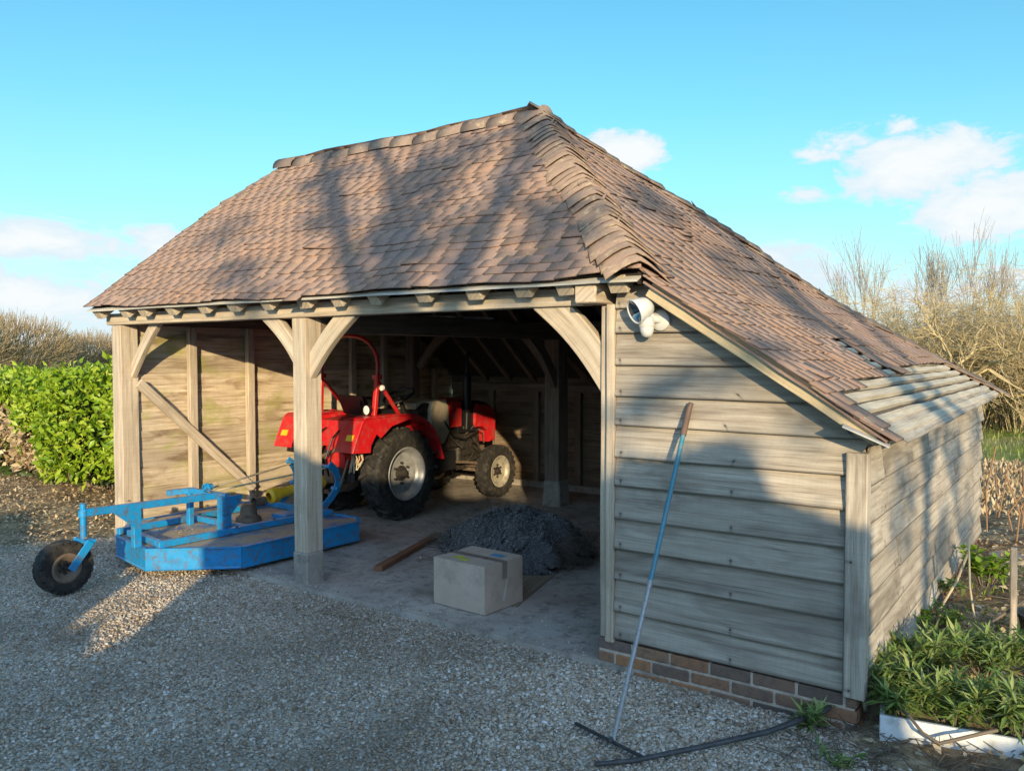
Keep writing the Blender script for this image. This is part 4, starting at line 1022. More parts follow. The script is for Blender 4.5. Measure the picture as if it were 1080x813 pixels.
# ------------------------------------------------------------------ cardboard box
BX = thing('cardboard_box', 'worn cardboard box with yellow and blue labels on the concrete', 'box', (-1.255, .43, .036), rz=math.radians(-2.5))
def bxp():
    L, W, H = .475, .42, .325
    mb = MB(); nx = 5
    def wallp(a, b):
        bb = len(mb.v)
        for i in range(nx + 1):
            for j in range(4):
                p = Vector(a).lerp(Vector(b), i / nx); bul = .006 * math.sin(PI * i / nx) * math.sin(PI * j / 3)
                d = (Vector(b) - Vector(a)).normalized(); n = Vector((d.y, -d.x, 0))
                q = p + n * (bul + random.uniform(-.0015, .0015)) + Vector((0, 0, H * j / 3)); mb.v.append(tuple(q))
        for i in range(nx):
            for j in range(3): k = bb + i * 4 + j; mb.face([k, k + 4, k + 5, k + 1])
    c = [(-L / 2, -W / 2, 0), (L / 2, -W / 2, 0), (L / 2, W / 2, 0), (-L / 2, W / 2, 0)]
    for i in range(4): wallp(c[i], c[(i + 1) % 4])
    mb.build('side_panel', 'card', BX, local=True)
    mb = MB()
    for s in (-1, 1): mb.prism([(-L / 2, s * W / 2, H), (L / 2, s * W / 2, H), (L / 2, s * .002, H - .006), (-L / 2, s * .002, H - .006)], (0, 0, .004))
    mb.build('top_flap', 'card', BX, local=True)
    MB().prism([(-L / 2, -.03, H + .001), (L / 2, -.03, H + .001), (L / 2, .03, H + .001), (-L / 2, .03, H + .001)], (0, 0, .0012)).box((L / 2 + .005, 0, H - .06), (.0015, .055, .12)).build('tape_strip', 'tape', BX, local=True)
    mb = MB(); mb.box((-.09, -.10, H + .0035), (.075, .045, .001), Matrix.Rotation(.3, 3, 'Z')); mb.build('yellow_label', 'labely', BX, local=True)
    mb = MB(); mb.box((-.01, -.135, H + .0035), (.07, .045, .001), Matrix.Rotation(.1, 3, 'Z')); mb.build('yellow_label', 'labely', BX, local=True)
    mb = MB(); mb.box((.10, .10, H + .0035), (.11, .07, .001)); mb.build('blue_label', 'labelb', BX, local=True)
    mb = MB(); mb.prism([(L / 2 + .004, -.02, .06), (L / 2 + .004, .0, .05), (L / 2 + .004, .03, .19), (L / 2 + .004, .022, .20)], (.002, 0, 0)); mb.build('torn_strip', 'flash', BX, local=True)
bxp()
def slabthing(name, mat, label, cat, p, q, w, th, side=None, **k):
    o = MB().beam(p, q, w, th, side=side, n=10, jit=.0015).build(name, mat, None, bevel=.002); return tag(o, label, cat)
slabthing('hardboard_sheet', 'ply', 'brown hardboard sheet lying flat under box and netting', 'board', (-1.25, .42, .0335), (-1.93, 2.86, .0335), .60, .005, side=(.96, .27, 0))
slabthing('timber_plank', 'plank_red', 'reddish brown timber plank lying on the floor beside the tractor', 'plank', (-2.43, .60, .052), (-2.86, 1.86, .052), .075, .042)
slabthing('stored_pole', 'greyhandle', 'thin pale rod stored flat up under the barn roof', 'rod', (-3.35, 2.0, 2.19), (-2.30, 2.0, 2.14), .02, .02)
slabthing('timber_log', 'oak', 'rough brown timber baulk lying behind the blue mower', 'timber', (-5.0, .55, .34), (-4.55, 1.75, .40), .14, .12) if False else None
# ------------------------------------------------------------------ roll of wire netting with twigs
def netting():
    o = thing('netting_heap', 'dark grey granular heap of tangled netting and twigs behind the box', 'heap', (-1.85, 1.75, .03))
    nu, nv = 110, 54; V = []; F = []
    a, b = Vector((-2.45, 1.62, .03)), Vector((-1.22, 1.72, .03))
    a, b = Vector((-2.62, 1.72, .03)), Vector((-1.24, 1.66, .03))
    HT = [(0, .02), (.08, .14), (.22, .26), (.40, .36), (.60, .41), (.78, .39), (.90, .33), (.97, .20), (1.0, .05)]
    def H(t):
        t = min(1, max(0, t))
        for (t0, h0), (t1, h1) in zip(HT, HT[1:]):
            if t <= t1: return h0 + (h1 - h0) * (t - t0) / (t1 - t0)
        return .05
    def prof(t, ang):
        c = a.lerp(b, t); w_ = .14 + .36 * min(1, max(0, t) * 3) * (1 if t < .85 else max(.3, 1 - (t - .85) * 2.6))
        k = 1 + .05 * math.sin(9 * t + 3 * ang) + .035 * math.sin(23 * t - 4 * ang)
        return c + Vector((.04 * math.sin(7 * ang + 5 * t), math.cos(ang) * w_ * k, max(0, math.sin(ang)) ** .85 * H(t) * k))
    for i in range(nu + 1):
        for j in range(nv): V.append(tuple(prof(i / nu, 2 * PI * j / nv) + Vector(RNG.normal(0, .011, 3))))
    for i in range(nu):
        for j in range(nv): F.append((i * nv + j, i * nv + (j + 1) % nv, (i + 1) * nv + (j + 1) % nv, (i + 1) * nv + j))
    np_mesh('netting_core', V, F, 'wirecore', o)
    S = []
    for _ in range(9000):
        t = random.random(); g = random.uniform(0, PI); p = prof(t, g) + Vector((0, 0, random.uniform(.0, .016))); d = Vector(RNG.normal(0, 1, 3)).normalized() * random.uniform(.006, .022)
        S.append((*p, *(p + d), random.uniform(.002, .005), .002))
    segs_mesh('wire_mesh', S, 'wire', o)
    S = []
    for _ in range(700):
        e = random.random()
        if e < .35: p = b + Vector((random.uniform(-.1, .03), random.uniform(-.25, .25), random.uniform(.02, .25))); d = Vector((random.uniform(.2, 1), random.uniform(-.5, .3), random.uniform(-.4, .35)))
        else: p = prof(random.uniform(-.05, .6), random.uniform(.2, PI)) ; d = Vector((random.uniform(-1, .6), random.uniform(-.8, .5), random.uniform(-.25, .3)))
        L = random.uniform(.08, .28); m = p + d.normalized() * L * .5 + Vector(RNG.normal(0, .02, 3)); q = p + d.normalized() * L
        for u, v in ((p, m), (m, q)):
            u = Vector((u.x, u.y, max(u.z, .04))); v = Vector((v.x, v.y, max(v.z, .04))); S.append((*u, *v, .0022, .0015))
    segs_mesh('twig_tangle', S, 'twig', o)
netting()
# ------------------------------------------------------------------ outside light on the boarded end
def light():
    o = thing('security_light', 'white outside floodlight with movement sensor on the boarded wall', 'light', (.37, -.02, 1.985))
    MB().lathe([(0, .0), (.058, .0), (.056, -.028), (.04, -.04), (0, -.042)], (.372, -.02, 1.985), (0, 1, 0), 24).build('wall_mount', 'white', o, smooth=True)
    MB().tube([(.372, -.05, 1.99), (.345, -.085, 1.995), (.325, -.095, 2.02)], .024, 12).build('arm', 'white', o, smooth=True)
    ax = Vector((-.52, -.76, -.38)).normalized(); c = Vector((.335, -.10, 2.065))
    h = MB().lathe([(0, -.012), (.030, -.010), (.048, .005), (.058, .03), (.066, .07), (.070, .10), (.066, .102), (.060, .096)], c, ax, 28).build('lamp_housing', 'white', o, smooth=True)
    MB().lathe([(.064, .096), (.045, .080), (.025, .06), (0, .05)], c, ax, 28).build('reflector', 'lens', h, smooth=True)
    s = MB().lathe([(.032, .05), (.042, .045), (.044, .01), (.040, .004), (.040, -.002), (.036, -.03), (.028, -.052), (.012, -.062), (0, -.064)], (.322, -.105, 1.955), (0, -.12, 1), 22).build('sensor', 'white', o, smooth=True)
    MB().lathe([(.0405, .0), (.0435, .0), (.0435, .006), (.0405, .006)], (.322, -.105, 1.955), (0, -.12, 1), 22, close=True).build('seam', 'flash', s, smooth=True)
light()
# ------------------------------------------------------------------ rake leaning on the wall, dark pole
def rake():
    o = thing('rake', 'long rake with blue and grey handle leaning on the boards', 'rake', (.52, -.83, 0))
    a, b = Vector((.525, -.83, .03)), Vector((.545, -.052, 1.51)); d = b - a
    pt = lambda t: a + d * t + Vector((.012 * math.sin(PI * t), -.02 * math.sin(PI * t), 0))
    MB().tube([pt(t) for t in (0, .12, .25, .36, .46)], [.011, .0118, .0118, .0118, .0118], 10).build('lower_handle', 'greyhandle', o, smooth=True)
    MB().tube([pt(t) for t in (.45, .6, .75, .88, .93)], .0127, 10).build('upper_handle', 'bluehandle', o, smooth=True)
    g = [pt(t) for t in (.91, .96, 1.0)]; g.append(g[-1] + Vector((.012, .005, .035)))
    MB().tube(g, [.0165, .017, .0165, .013], 12).build('grip', 'grip', o, smooth=True)
    mb = MB().beam((.285, -.775, .018), (.70, -.885, .018), .015, .010, n=6); 
    for i in range(14):
        t = (i + .5) / 14; p = Vector((.285, -.775, .02)).lerp(Vector((.70, -.885, .02)), t); mb.tube([p, p + Vector((-.008, -.03, -.018))], .003, 5)
    mb.tube([(.525, -.83, .03), (.51, -.842, .02)], .014, 8); mb.build('rake_head', 'pole', o)
rake()
pp = [(.56, -1.06, .017), (.68, -.935, .017), (.88, -.66, .026), (1.08, -.36, .034), (1.25, -.06, .065), (1.40, .20, .15), (1.52, .45, .20)]
tag(MB().tube(pp, [.010, .0115, .0125, .0135, .014, .014, .013], 10).build('dark_pole', 'pole', None, smooth=True), 'dark weathered pole lying across gravel into the plants', 'pole')
# ------------------------------------------------------------------ planting
def leafy(name, loc, n, h, spread, L, W, mat, label, cat, group=None, up=.6, stems=6):
    o = thing(name, label, cat, loc, group)
    P = []; D = []; N = []; Ls = []; Ws = []; S = []
    for k in range(stems):
        a = random.uniform(0, 2 * PI); t = Vector((math.cos(a) * spread * random.uniform(.15, .8), math.sin(a) * spread * random.uniform(.15, .8), h * random.uniform(.55, 1.0)))
        p0 = Vector(loc) + Vector((t.x * .25, t.y * .25, -.02)); p1 = Vector(loc) + t; m = p0.lerp(p1, .5) + Vector((0, 0, h * .12))
        S += [(*p0, *m, .005, .004), (*m, *p1, .004, .002)]
        for i in range(n):
            f = random.uniform(.25, 1.0); q = (p0.lerp(m, f * 2) if f < .5 else m.lerp(p1, f * 2 - 1)); b = random.uniform(0, 2 * PI)
            d = Vector((math.cos(b), math.sin(b), random.uniform(-.25, up + .5))); P.append(q); D.append(d); N.append((random.uniform(-.3, .3), random.uniform(-.3, .3), 1)); k2 = random.uniform(.6, 1.15); Ls.append(L * k2); Ws.append(W * k2)
    segs_mesh('stem', S, 'twig', o); leaves_mesh('foliage', P, D, N, Ls, Ws, mat, o)
    return o
pl = [((1.40, .22, .10), 'bushy grey green plant growing against the corner board', .30, .24), ((1.60, .62, .12), 'sunlit leafy plant in the middle of the bed', .26, .24), ((1.86, .78, .14), 'dark green plant behind the white trough', .24, .24),
      ((1.80, .06, .10), 'pale spiky plant rising over the front of the trough', .24, .18), ((2.05, .12, .10), 'tall bright leafed plant at the right end of the trough', .30, .18), ((2.12, .85, .15), 'leafy plant at the right edge behind the tallest one', .22, .22), ((1.60, .08, .10), 'low plant behind the left end of the trough', .18, .18), ((1.20, -.10, .0), 'small tuft sprouting at the foot of the corner post', .12, .14)]
for i, (loc, lab, h, sp) in enumerate(pl):
    leafy('bed_plant', loc, 34 if i != 7 else 14, h * .8, sp * 1.25, .105, .017, 'plantleaf', lab, 'plant', 'green plants in the bed at the corner', stems=26 if i < 7 else 9, up=.9)
leafy('weed', (1.66, 2.80, .10), 26, .24, .26, .075, .045, 'nettle', 'bright lime green weed clump beside the side wall', 'plant', stems=12)
leafy('weed', (1.50, 1.55, .11), 20, .10, .3, .06, .02, 'nettle', 'low yellowish weeds spreading at the foot of the side wall', 'plant', stems=14, up=.2)
leafy('weed', (1.48, 2.35, .11), 14, .12, .14, .06, .03, 'plantleaf', 'little dark weed tuft in the shade by the wall', 'plant', stems=7, up=.3)
leafy('weed', (1.42, -.42, .0), 12, .07, .12, .06, .014, 'plantleaf', 'grass like tuft in the gravel before the trough', 'plant', stems=6, up=.8)
# white trough
TG = thing('planter_trough', 'low white trough with flaking front at the bed corner', 'planter', (1.85, .1, 0))
def trough():
    mb = MB(); a, b = Vector((1.515, -.085)), Vector((2.45, .075)); d = (b - a).normalized(); n = Vector((-d.y, d.x))
    def P(u, v, z): q = a + d * u + n * v; return (q.x, q.y, z)
    L = (b - a).length
    mb.prism([P(0, 0, -.03), P(L, 0, -.03), P(L, 0, .128), P(0, 0, .128)], (n.x * .022, n.y * .022, 0)); mb.prism([P(0, .022, -.03), P(0, .30, -.03), P(0, .30, .123), P(0, .022, .123)], (d.x * .02, d.y * .02, 0)); mb.prism([P(L, .022, -.03), P(L, .30, -.03), P(L, .30, .123), P(L, .022, .123)], (-d.x * .02, -d.y * .02, 0))
    mb.build('trough_side', 'planter', TG, bevel=.004)
    MB().prism([P(.02, .022, .098), P(L - .02, .022, .098), P(L - .02, .3, .105), P(.02, .3, .105)], (0, 0, .006)).build('potting_soil', 'ground', TG)
trough()
# stake, tub, slabs, twigs
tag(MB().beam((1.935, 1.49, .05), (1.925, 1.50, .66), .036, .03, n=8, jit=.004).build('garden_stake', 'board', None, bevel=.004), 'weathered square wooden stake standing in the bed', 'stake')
tb_ = thing('plant_tub', 'black plastic tub half sunk in the bed beside the stake', 'tub', (2.08, 1.62, .1))
MB().lathe([(.10, .0), (.135, .17), (.15, .17), (.15, .19), (.128, .19), (.11, .10), (0, .10)], (2.08, 1.62, .07), (0, 0, 1), 24).build('tub_wall', 'black', tb_, smooth=True)
for p, s, lab in [((1.78, 4.0, .05), .24, 'pale grey slab lying in the bed near the far weeds'), ((2.25, 3.7, .10), .26, 'grey slab further right in the bed')]:
    mb = MB(); pts = [(p[0] + math.cos(t) * s * random.uniform(.8, 1.1), p[1] + math.sin(t) * s * .7 * random.uniform(.8, 1.1), p[2] - .02) for t in [0, 1.1, 2.2, 3.2, 4.3, 5.3]]
    tag(mb.prism(pts, (0, .01, .05)).build('stone_slab', 'stone', None, bevel=.006), lab, 'slab')
def stick(pts, r, mat, name, label, cat, group=None): return tag(MB().tube(pts, r, 6).build(name, mat, None, smooth=True), label, cat, group)
stick([(1.50, 1.75, .13), (1.58, 1.95, .30), (1.63, 2.1, .48)], .008, 'straw', 'dead_stem', 'pale dead stem leaning out of the bed', 'stem')
stick([(1.70, 1.80, .12), (1.66, 1.92, .28), (1.64, 2.0, .52), (1.63, 2.1, .56)], .007, 'straw', 'dead_stem', 'curved white dead stem right of the leaning one', 'stem')
stick([(1.70, 1.25, .13), (1.95, 1.6, .30), (2.10, 1.75, .42)], .009, 'twig', 'fallen_branch', 'dark fallen branch propped beside the stake', 'branch')
stick([(1.55, .05, .12), (1.59, -.04, .165), (1.64, -.10, .165), (1.70, -.12, .11), (1.77, -.13, .085), (1.84, -.12, .12), (1.92, -.08, .15), (1.98, -.02, .16)], .008, 'twig', 'fallen_branch', 'crooked twig hanging over the trough front', 'branch')
for k in range(7):
    x, y = random.uniform(1.46, 1.8), random.uniform(4.2, 6.2); h = random.uniform(.5, 1.0)
    stick([(x, y, .05), (x + random.uniform(-.05, .05), y, h * .5), (x + random.uniform(-.12, .12), y + random.uniform(-.1, .1), h)], .008, 'stalk', 'dry_stalk', 'reddish dry stalk in the clump past the far wall corner', 'stem', 'reddish dry stalks past the wall corner')
# litter of dead leaves, straw and grass: nobody could count it
def litter(name, n, box, mat, label, cat, L=.035, W=.02, z=.02, flat=True, zf_=None):
    x0, x1, y0, y1 = box; P = np.stack([RNG.uniform(x0, x1, n), RNG.uniform(y0, y1, n), np.zeros(n)], 1)
    P[:, 2] = [z + (zf_(x, y) if zf_ else 0) for x, y, _ in P]
    D = rand_dirs(n); D[:, 2] = np.abs(D[:, 2]) * (.35 if flat else 3.0); N = rand_dirs(n) * .5 + np.array([0, 0, 1.])
    k = RNG.uniform(.5, 1.3, n)
    return tag(leaves_mesh(name, P, D, N, L * k, W * k, mat), label, cat, kind='stuff')
litter('dead_leaves', 4200, (1.45, 3.2, -.2, 7.5), 'deadleaf', 'dead leaves and dry bits strewn over the bed', 'leaf litter', .05, .025, .01, zf_=hgt)
litter('dead_leaves', 500, (-5.1, -.3, .3, 4.7), 'deadleaf', 'dead leaves and chaff strewn over the concrete floor', 'leaf litter', .03, .014, .034)
litter('dead_leaves', 4500, (-11, -5.6, -.4, 1.6), 'deadleaf', 'dead leaves under the laurel hedge', 'leaf litter', .05, .026, .008)
litter('dead_leaves', 1500, (-5.6, .5, -1.6, -.02), 'deadleaf', 'dry leaf bits on the gravel by the mower', 'leaf litter', .025, .012, .012)
litter('bed_grass', 900, (1.45, 2.4, .6, 3.4), 'nettle', 'short yellow green grass in the bed', 'grass', .06, .006, .0, False, hgt)
litter('dry_bramble', 8000, (-1.5, 4.5, 6.2, 11.5), 'deadleaf', 'tan dead bramble and leaves beyond the barn', 'undergrowth', .10, .03, .02, False)
litter('meadow_grass', 9000, (-4, 8, 11.5, 26), 'grass', 'green meadow grass beyond the barn', 'grass', .16, .022, .0, False)
def twig_litter():
    S = []
    for _ in range(420):
        x, y = (random.uniform(1.2, 2.3), random.uniform(-.5, .0)) if random.random() < .5 else (random.uniform(1.45, 2.4), random.uniform(.6, 3.5))
        a = random.uniform(0, 2 * PI); L = random.uniform(.05, .22); z = hgt(x, y) + .012
        S.append((x, y, z, x + math.cos(a) * L, y + math.sin(a) * L, z + random.uniform(0, .05), .003, .002))
    tag(segs_mesh('dead_twigs', S, 'twig'), 'thin dead twigs strewn around the white trough and bed', 'twigs', kind='stuff')
twig_litter()
# ------------------------------------------------------------------ laurel hedge on the left
def laurel():
    o = thing('laurel_hedge', 'dense bright green laurel hedge left of the barn', 'hedge', (-9.5, 1.6, 0))
    n = 21000; t = RNG.uniform(0, 1, n); x = -14.5 + t * 8.3
    front = .95 + .28 * np.sin(x * 1.7) * .6 + .12 * np.sin(x * 4.1 + 1) + (x + 8) * -.03
    top = 1.40 + .06 * np.sin(x * 2.3) + .05 * np.sin(x * 6.1 + 2) + .16 * np.clip((x + 8.9) * 1.2, 0, 1)
    s = RNG.uniform(0, 1, n); face = s < .68
    z = np.where(face, RNG.uniform(.12, 1, n) ** .9 * top, top + RNG.normal(0, .05, n)); bulge = .22 * np.sin(PI * np.clip(z / top, 0, 1))
    y = np.where(face, front - bulge + .15 + np.abs(RNG.normal(0, .10, n)), front + RNG.uniform(-.05, 1.6, n))
    z = z + .05 * np.sin(x * 9) * np.sin(z * 8)
    dead = (x < -8.6) & (z < .75 - .25 * (x + 9.6)) & face & (RNG.uniform(0, 1, n) < .93)
    bare = dead & (RNG.uniform(0, 1, n) < .35)
    P = np.stack([x, y, z], 1); D = rand_dirs(n) * .9 + np.array([0, -.5, .35]); N = rand_dirs(n) * .8 + np.array([0, -.55, .7]); k = RNG.uniform(.5, 1.3, n)
    g = ~dead; leaves_mesh('foliage', P[g], D[g], N[g], .105 * k[g], .048 * k[g], 'laurel', o, .18)
    d2 = dead & ~bare; leaves_mesh('dead_foliage', P[d2], D[d2], N[d2], .12 * k[d2], .06 * k[d2], 'deadleaf', o, .2)
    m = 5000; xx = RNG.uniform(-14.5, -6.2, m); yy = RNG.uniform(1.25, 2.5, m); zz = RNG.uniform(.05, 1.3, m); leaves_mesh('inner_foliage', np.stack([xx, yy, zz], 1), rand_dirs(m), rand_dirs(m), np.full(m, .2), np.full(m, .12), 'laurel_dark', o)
    S = []
    for _ in range(160):
        x0 = random.uniform(-14.3, -6.4); y0 = 1.5; S.append((x0, y0, 0, x0 + random.uniform(-.4, .4), y0 + random.uniform(-.5, .4), random.uniform(.7, 1.25), .02, .006))
    segs_mesh('stem', S, 'bark', o)
laurel()
# ------------------------------------------------------------------ bare trees
def branch(S, p, d, L, r, depth, spread=.5, up=.15, nmin=2, nmax=4, wig=.12, minr=.002, ratio=(.55, .85)):
    n = 3 if depth > 0 else 2; q = p; dd = d.normalized(); pts = [p]
    for i in range(n):
        dd = (dd + Vector(RNG.normal(0, wig, 3)) + Vector((0, 0, up * .3))).normalized(); q2 = q + dd * (L / n)
        r0 = r * (1 - .45 * i / n); r1 = r * (1 - .45 * (i + 1) / n)
        S.append((*q, *q2, max(minr, r0), max(minr, r1))); q = q2; pts.append(q)
    if depth <= 0: return
    for k in range(random.randint(nmin, nmax)):
        f = random.uniform(.35, 1.0); i = min(n - 1, int(f * n)); b = pts[i].lerp(pts[i + 1], f * n - i)
        side = Vector(RNG.normal(0, 1, 3)); side = (side - dd * side.dot(dd)).normalized()
        nd = (dd + side * spread * random.uniform(.6, 1.4) + Vector((0, 0, up))).normalized()
        branch(S, b, nd, L * random.uniform(*ratio), r * random.uniform(.42, .6), depth - 1, spread, up, nmin, nmax, wig, minr, ratio)
    branch(S, q, dd, L * random.uniform(*ratio), r * .55, depth - 1, spread, up, nmin, nmax, wig, minr, ratio)
def bare_tree(name, loc, H, label, mat='bark_tall', cat='tree', group=None, trunk=.1, stems=1, depth=4, spread=.45, up=.3, minr=.006, lean=0.0, ratio=(.55, .85), nmax=3, L0=.3):
    o = thing(name, label, cat, loc, group); S = []; T = []
    for k in range(stems):
        p = Vector(loc) + Vector((random.uniform(-.3, .3), random.uniform(-.3, .3), 0)) * (stems > 1)
        d = Vector((random.uniform(-.18, .18) + lean, random.uniform(-.18, .18), 1)).normalized()
        q = p + d * H * L0; T.append((*p, *q, trunk, trunk * .8))
        branch(S, q, d, H * .30, trunk * .75, depth, spread, up, 2, nmax, .10, minr, ratio)
    segs_mesh('trunk', T, mat, o); segs_mesh('crown', S, mat, o); return o
for i, (px, py, H, st, lab) in enumerate([(-4.6, 28, 5.4, 7, 'tall slender bare tree behind the roof edge, leftmost'), (-3.2, 29, 4.9, 5, 'slim bare tree just right of the leftmost tall one'), (-2.0, 29.5, 5.6, 8, 'tall bare tree rising over the middle of the thicket'), (-.9, 30.5, 5.2, 6, 'bare tree right of the thicket middle'), (.55, 31, 5.0, 6, 'grey bare tree at the right edge of the view')]):
    bare_tree('bare_tree', (px, py, 0), H, lab, 'bark_tall', group='tall bare trees behind the thicket', trunk=.04, stems=max(3, st - 2), depth=3, spread=.42, up=.42, minr=.006, ratio=(.6, .9))
# olive thicket of arching stems, one shrub after another
def thicket(loc, H, R_, label, n=170):
    o = thing('bare_shrub', label, 'shrub', loc, 'tangled olive brown shrubs right of the barn'); S = []; c = Vector(loc)
    for _ in range(n):
        a = random.uniform(0, 2 * PI); rr = random.uniform(.0, .5) * R_; p = c + Vector((math.cos(a) * rr, math.sin(a) * rr, 0)); out = Vector((math.cos(a), math.sin(a), 0)) * random.uniform(.2, 1.0)
        h = H * random.uniform(.6, 1.05); L = h; d = Vector((out.x * .35, out.y * .35, 1)).normalized(); q = p; r = .011
        for i in range(6):
            q2 = q + d * (L / 5); S.append((*q, *q2, r, r * .8)); r *= .78
            if i >= 1:
                for _k in range(5):
                    sd = Vector(RNG.normal(0, 1, 3)); sd.z = sd.z * .6 + .2; e = q.lerp(q2, random.random()); l2 = random.uniform(.2, .65); m_ = e + sd.normalized() * l2 * .5; e2 = m_ + (sd.normalized() + Vector(RNG.normal(0, .4, 3))).normalized() * l2 * .5
                    S.append((*e, *m_, .0055, .0045)); S.append((*m_, *e2, .0045, .0035))
            d = (d + out * .14 + Vector((0, 0, -.12)) + Vector(RNG.normal(0, .1, 3))).normalized(); q = q2
    segs_mesh('stem_tangle', S, 'bark_olive', o)
for loc, H, R_, lab in [((-3.6, 20.5, 0), 2.6, 1.6, 'low olive shrub just showing past the roof slope'), ((-2.2, 19.8, 0), 3.1, 1.8, 'olive brown shrub with high tangled crown nearest the roof'), ((-.7, 18.6, 0), 3.6, 2.0, 'tallest rounded shrub of the tangled thicket'), ((.5, 19.5, 0), 3.2, 1.9, 'dense tangled shrub right of the tallest'), ((1.6, 18.2, 0), 3.3, 2.0, 'tangled shrub at the right edge of the view'), ((.2, 22.5, 0), 3.0, 1.8, 'shrub standing behind the gap in the thicket'), ((2.6, 21, 0), 3.2, 1.8, 'shrub beyond the right edge')]:
    thicket(loc, H, R_, lab)
def apple():
    o = thing('apple_tree', 'old crooked fruit tree with low spreading branch on the meadow', 'tree', (-.10, 16.4, 0)); T = []; S = []; b = Vector((-.05, 16.4, 0))
    pts = [b, b + Vector((-.10, 0, .5)), b + Vector((-.32, 0, 1.0)), b + Vector((-.38, 0, 1.4))]
    for i in range(3): T.append((*pts[i], *pts[i + 1], .15 - .03 * i, .12 - .03 * i))
    for d, L in [((1, -.1, .10), 1.3), ((-.6, .1, .8), 1.0), ((.5, .3, .9), 1.1), ((.9, -.5, .35), 1.1), ((.1, -.6, .8), 1.0), ((-.9, -.3, .4), .9)]: branch(S, pts[2].lerp(pts[3], random.random()), Vector(d), L, .07, 4, .8, .02, 2, 3, .22, .006, (.5, .8))
    segs_mesh('trunk', T, 'bark', o); segs_mesh('crown', S, 'bark_olive', o)
apple()
FN = thing('field_fence', 'pale post and rail fence across the meadow', 'fence', (0, 25, 0))
for x in [-1.6, .0, 1.6, 3.2]: MB().beam((x, 25, -.05), (x, 25, 1.0), .12, .12, side=(1, 0, 0), n=2).build('fence_post', 'ground_white', FN, bevel=.01)
for z in (.45, .85): MB().beam((-2.2, 24.93, z), (4.2, 24.93, z), .04, .12, side=(0, 1, 0), n=6, jit=.01).build('fence_rail', 'ground_white', FN)
# woods far to the left
def wood_tree(loc, H, R_, label, n=2600, name='woodland_tree', grp='bare brown trees behind the laurel hedge'):
    o = thing(name, label, 'tree', loc, grp); S = []; c = Vector(loc) + Vector((0, 0, H * .52)); T = [(*loc, *(Vector(loc) + Vector((0, 0, H * .6))), .3, .15)]
    for _ in range(18):
        d = Vector(rand_dirs(1)[0]); d.z = abs(d.z); e = c + Vector((d.x * R_ * .75, d.y * R_ * .75, d.z * H * .36)); T.append((*(Vector(loc) + Vector((0, 0, H * random.uniform(.1, .5)))), *e, .10, .03))
    for _ in range(n):
        d = Vector(rand_dirs(1)[0]); k = random.uniform(.45, 1) ** .5; k *= 1 + .12 * math.sin(d.x * 5) * math.sin(d.y * 6 + d.z * 4); p = c + Vector((d.x * R_ * k, d.y * R_ * k, d.z * H * .48 * k)); u = (d + Vector((0, 0, .9)) + Vector(RNG.normal(0, .4, 3))).normalized(); L = random.uniform(.5, 1.3)
        S.append((*p, *(p + u * L), .022, .010))
    segs_mesh('trunk', T, 'bark_far', o); segs_mesh('crown', S, 'bark_far', o)
for loc, H, R_, lab in [((-57, 20.5, 0), 3.9, 3.9, 'rounded brown tree at the left edge above the hedge'), ((-54.5, 15.5, 0), 4.2, 4.0, 'brown tree cut by the left edge of the view'), ((-62, 28.5, 0), 2.9, 3.6, 'paler rounded tree nearest the barn above the hedge'), ((-74, 30.5, 0), 2.2, 4.2, 'further brown tree filling the gap between rounded crowns'), ((-60, 33, 0), 2.8, 4.0, 'brown tree beside the roof corner, right of the palest')]: wood_tree(loc, H, R_, lab)
# ------------------------------------------------------------------ unseen hedge and trees behind the camera, shaped to throw the long shadows
def shade_hedge():
    o = thing('shadow_hedge', 'unseen hedge added behind the camera, its top shaped to cast shadows', 'hedge', (3, -7.4, 0)); P = []
    def top(x):  # added hedge: dips and bump shaped by the light and shadow they cast
        if x < 1.3: return 1.80 + .08 * math.sin(x * 3) - (.7 if 1.06 < x < 1.26 else 0) - (.55 if .80 < x < .92 else 0)
        if x < 2.55: return 1.40 + .05 * math.sin(x * 17) + .08 * abs(x - 2.2)
        if x < 7.3: return 2.88 + .06 * math.sin(x * 5) + (.28 * max(0, 1 - ((x - 6.42) / .26) ** 2) ** .5 if abs(x - 6.42) < .26 else 0)
        return 1.95 + .1 * math.sin(x * 4)
    V = []; F = []; n = 500
    for i in range(n + 1):
        x = -8 + 19 * i / n; t = top(x)
        V += [(x, -7.0, 0), (x, -7.0, t), (x, -7.7, t - .05), (x, -7.7, 0)]
    for i in range(n):
        a = 4 * i
        for k in range(3): F.append((a + k, a + 4 + k, a + 5 + k, a + 1 + k))
    np_mesh('hedge_body', V, F, 'laurel_dark', o)
    P = []; m = 9000
    for _ in range(m): x = random.uniform(-8, 11); t = top(x); P.append((x, -7.0 + random.uniform(-.7, .03), t + random.uniform(-.06, .02)) if random.random() < .5 else (x, -6.99, random.uniform(.1, 1) * t))
    leaves_mesh('foliage', P, rand_dirs(m) + np.array([0, 0, .2]), rand_dirs(m), np.full(m, .08), np.full(m, .045), 'hedgeleaf', o)
shade_hedge()
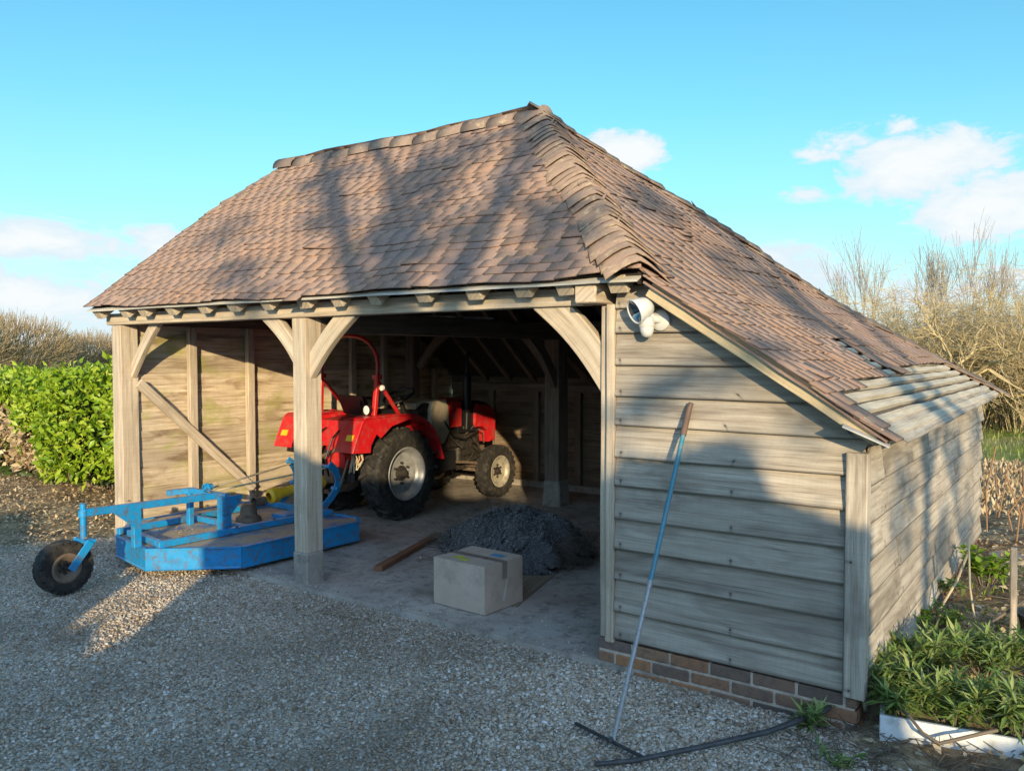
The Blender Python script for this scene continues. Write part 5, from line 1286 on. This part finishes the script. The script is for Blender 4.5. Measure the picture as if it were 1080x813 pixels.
def shade_tree(loc, H, label, seed, limbs, clumps, trunk=.2, fork=.5):
    """limbs: (dx, dy, length, radius) ; clumps: (x, z, r, n) leaf bunches added to cast blotchy shade, at the depth of the tree"""
    rs = random.Random(seed); o = thing('garden_tree', label, 'tree', loc); S = []; T = []; p = Vector(loc); q = p + Vector((0, 0, H * fork)); T.append((*p, *q, trunk, trunk * .85))
    global RNG; RNG = np.random.default_rng(seed); random.seed(seed)
    for dx, dz, L, r in limbs:
        d = Vector((dx, rs.uniform(-.3, .3), dz)).normalized(); b = q
        for i in range(4):
            e = b + d * (L / 4); S.append((*b, *e, r * (1 - .2 * i), r * (.8 - .2 * i))); 
            if i > 0: branch(S, e, (d + Vector((rs.uniform(-.8, .8), rs.uniform(-.5, .5), .3))).normalized(), L * .32, r * .45, 1, .6, .15, 1, 2, .15, .008, (.55, .8))
            d = (d + Vector((rs.uniform(-.2, .2), 0, rs.uniform(-.05, .2)))).normalized(); b = e
    segs_mesh('trunk', T, 'bark', o); segs_mesh('crown', S, 'bark', o)
    P = []
    for x, z, rx, rz, n in clumps:
        for _ in range(n): v = rand_dirs(1)[0] * rs.random() ** .45; P.append((x + v[0] * rx, p.y + v[1] * .4, z + v[2] * rz))
    if P: m = len(P); leaves_mesh('shadow_leaves', np.array(P), rand_dirs(m), rand_dirs(m), np.full(m, .15), np.full(m, .10), 'hedgeleaf', o)  # unseen leaf bunches, added for the blotches of shade they throw
# a point P of the barn is shaded from (P.x + .82 (P.y + 15.5), P.z + .265 (P.y + 15.5)) on the line of these trees
shade_tree((11.3, -15.5, 0), 9.5, 'bare tree beyond the added hedge, nearer the drive', 11, [(-.62, 1, 3.9, .16), (-.05, 1, 3.6, .19), (.42, 1, 3.2, .16)],
           [(11.25, 7.65, .28, .45, 170), (11.1, 6.95, .32, .4, 190), (11.05, 6.35, .2, .3, 50), (11.7, 8.1, .35, .3, 90), (11.6, 6.8, .22, .4, 80), (9.95, 8.0, .3, .3, 90), (10.1, 7.35, .25, .35, 70), (12.35, 6.8, .25, .45, 100), (12.2, 6.35, .18, .3, 40), (9.2, 6.6, .3, .22, 50), (9.6, 6.3, .25, .15, 30), (8.7, 7.3, .3, .25, 40), (10.7, 6.9, .15, .3, 40), (12.6, 8.2, .3, .4, 90),
            (12.9, 5.62, .16, .07, 26), (12.72, 5.2, .16, .14, 34), (13.25, 5.75, .22, .06, 26), (13.05, 5.25, .10, .10, 16), (13.6, 5.95, .2, .06, 22), (13.35, 5.35, .12, .05, 14), (14.0, 5.6, .1, .2, 20)], fork=.58)
shade_tree((15.6, -15.5, 0), 9.0, 'bare tree with added leaf bunches further along behind the added hedge', 23, [(-.75, 1, 3.4, .14), (-.1, 1, 3.2, .13), (.7, .9, 2.6, .10)], [(13.6, 7.6, .3, .4, 100), (14.9, 6.9, .25, .4, 80), (16.2, 5.2, .25, .35, 70), (16.6, 5.9, .3, .3, 60), (14.9, 5.3, .18, .3, 50), (14.3, 7.1, .2, .4, 60)], trunk=.13, fork=.62)
shade_tree((18.2, -15.5, 0), 7.5, 'low bare tree at the far end behind the added hedge', 31, [(-.6, 1, 2.8, .10), (.2, 1, 3.0, .11)], [(17.3, 5.4, .25, .35, 70), (17.7, 6.4, .3, .3, 60)], trunk=.13, fork=.55)
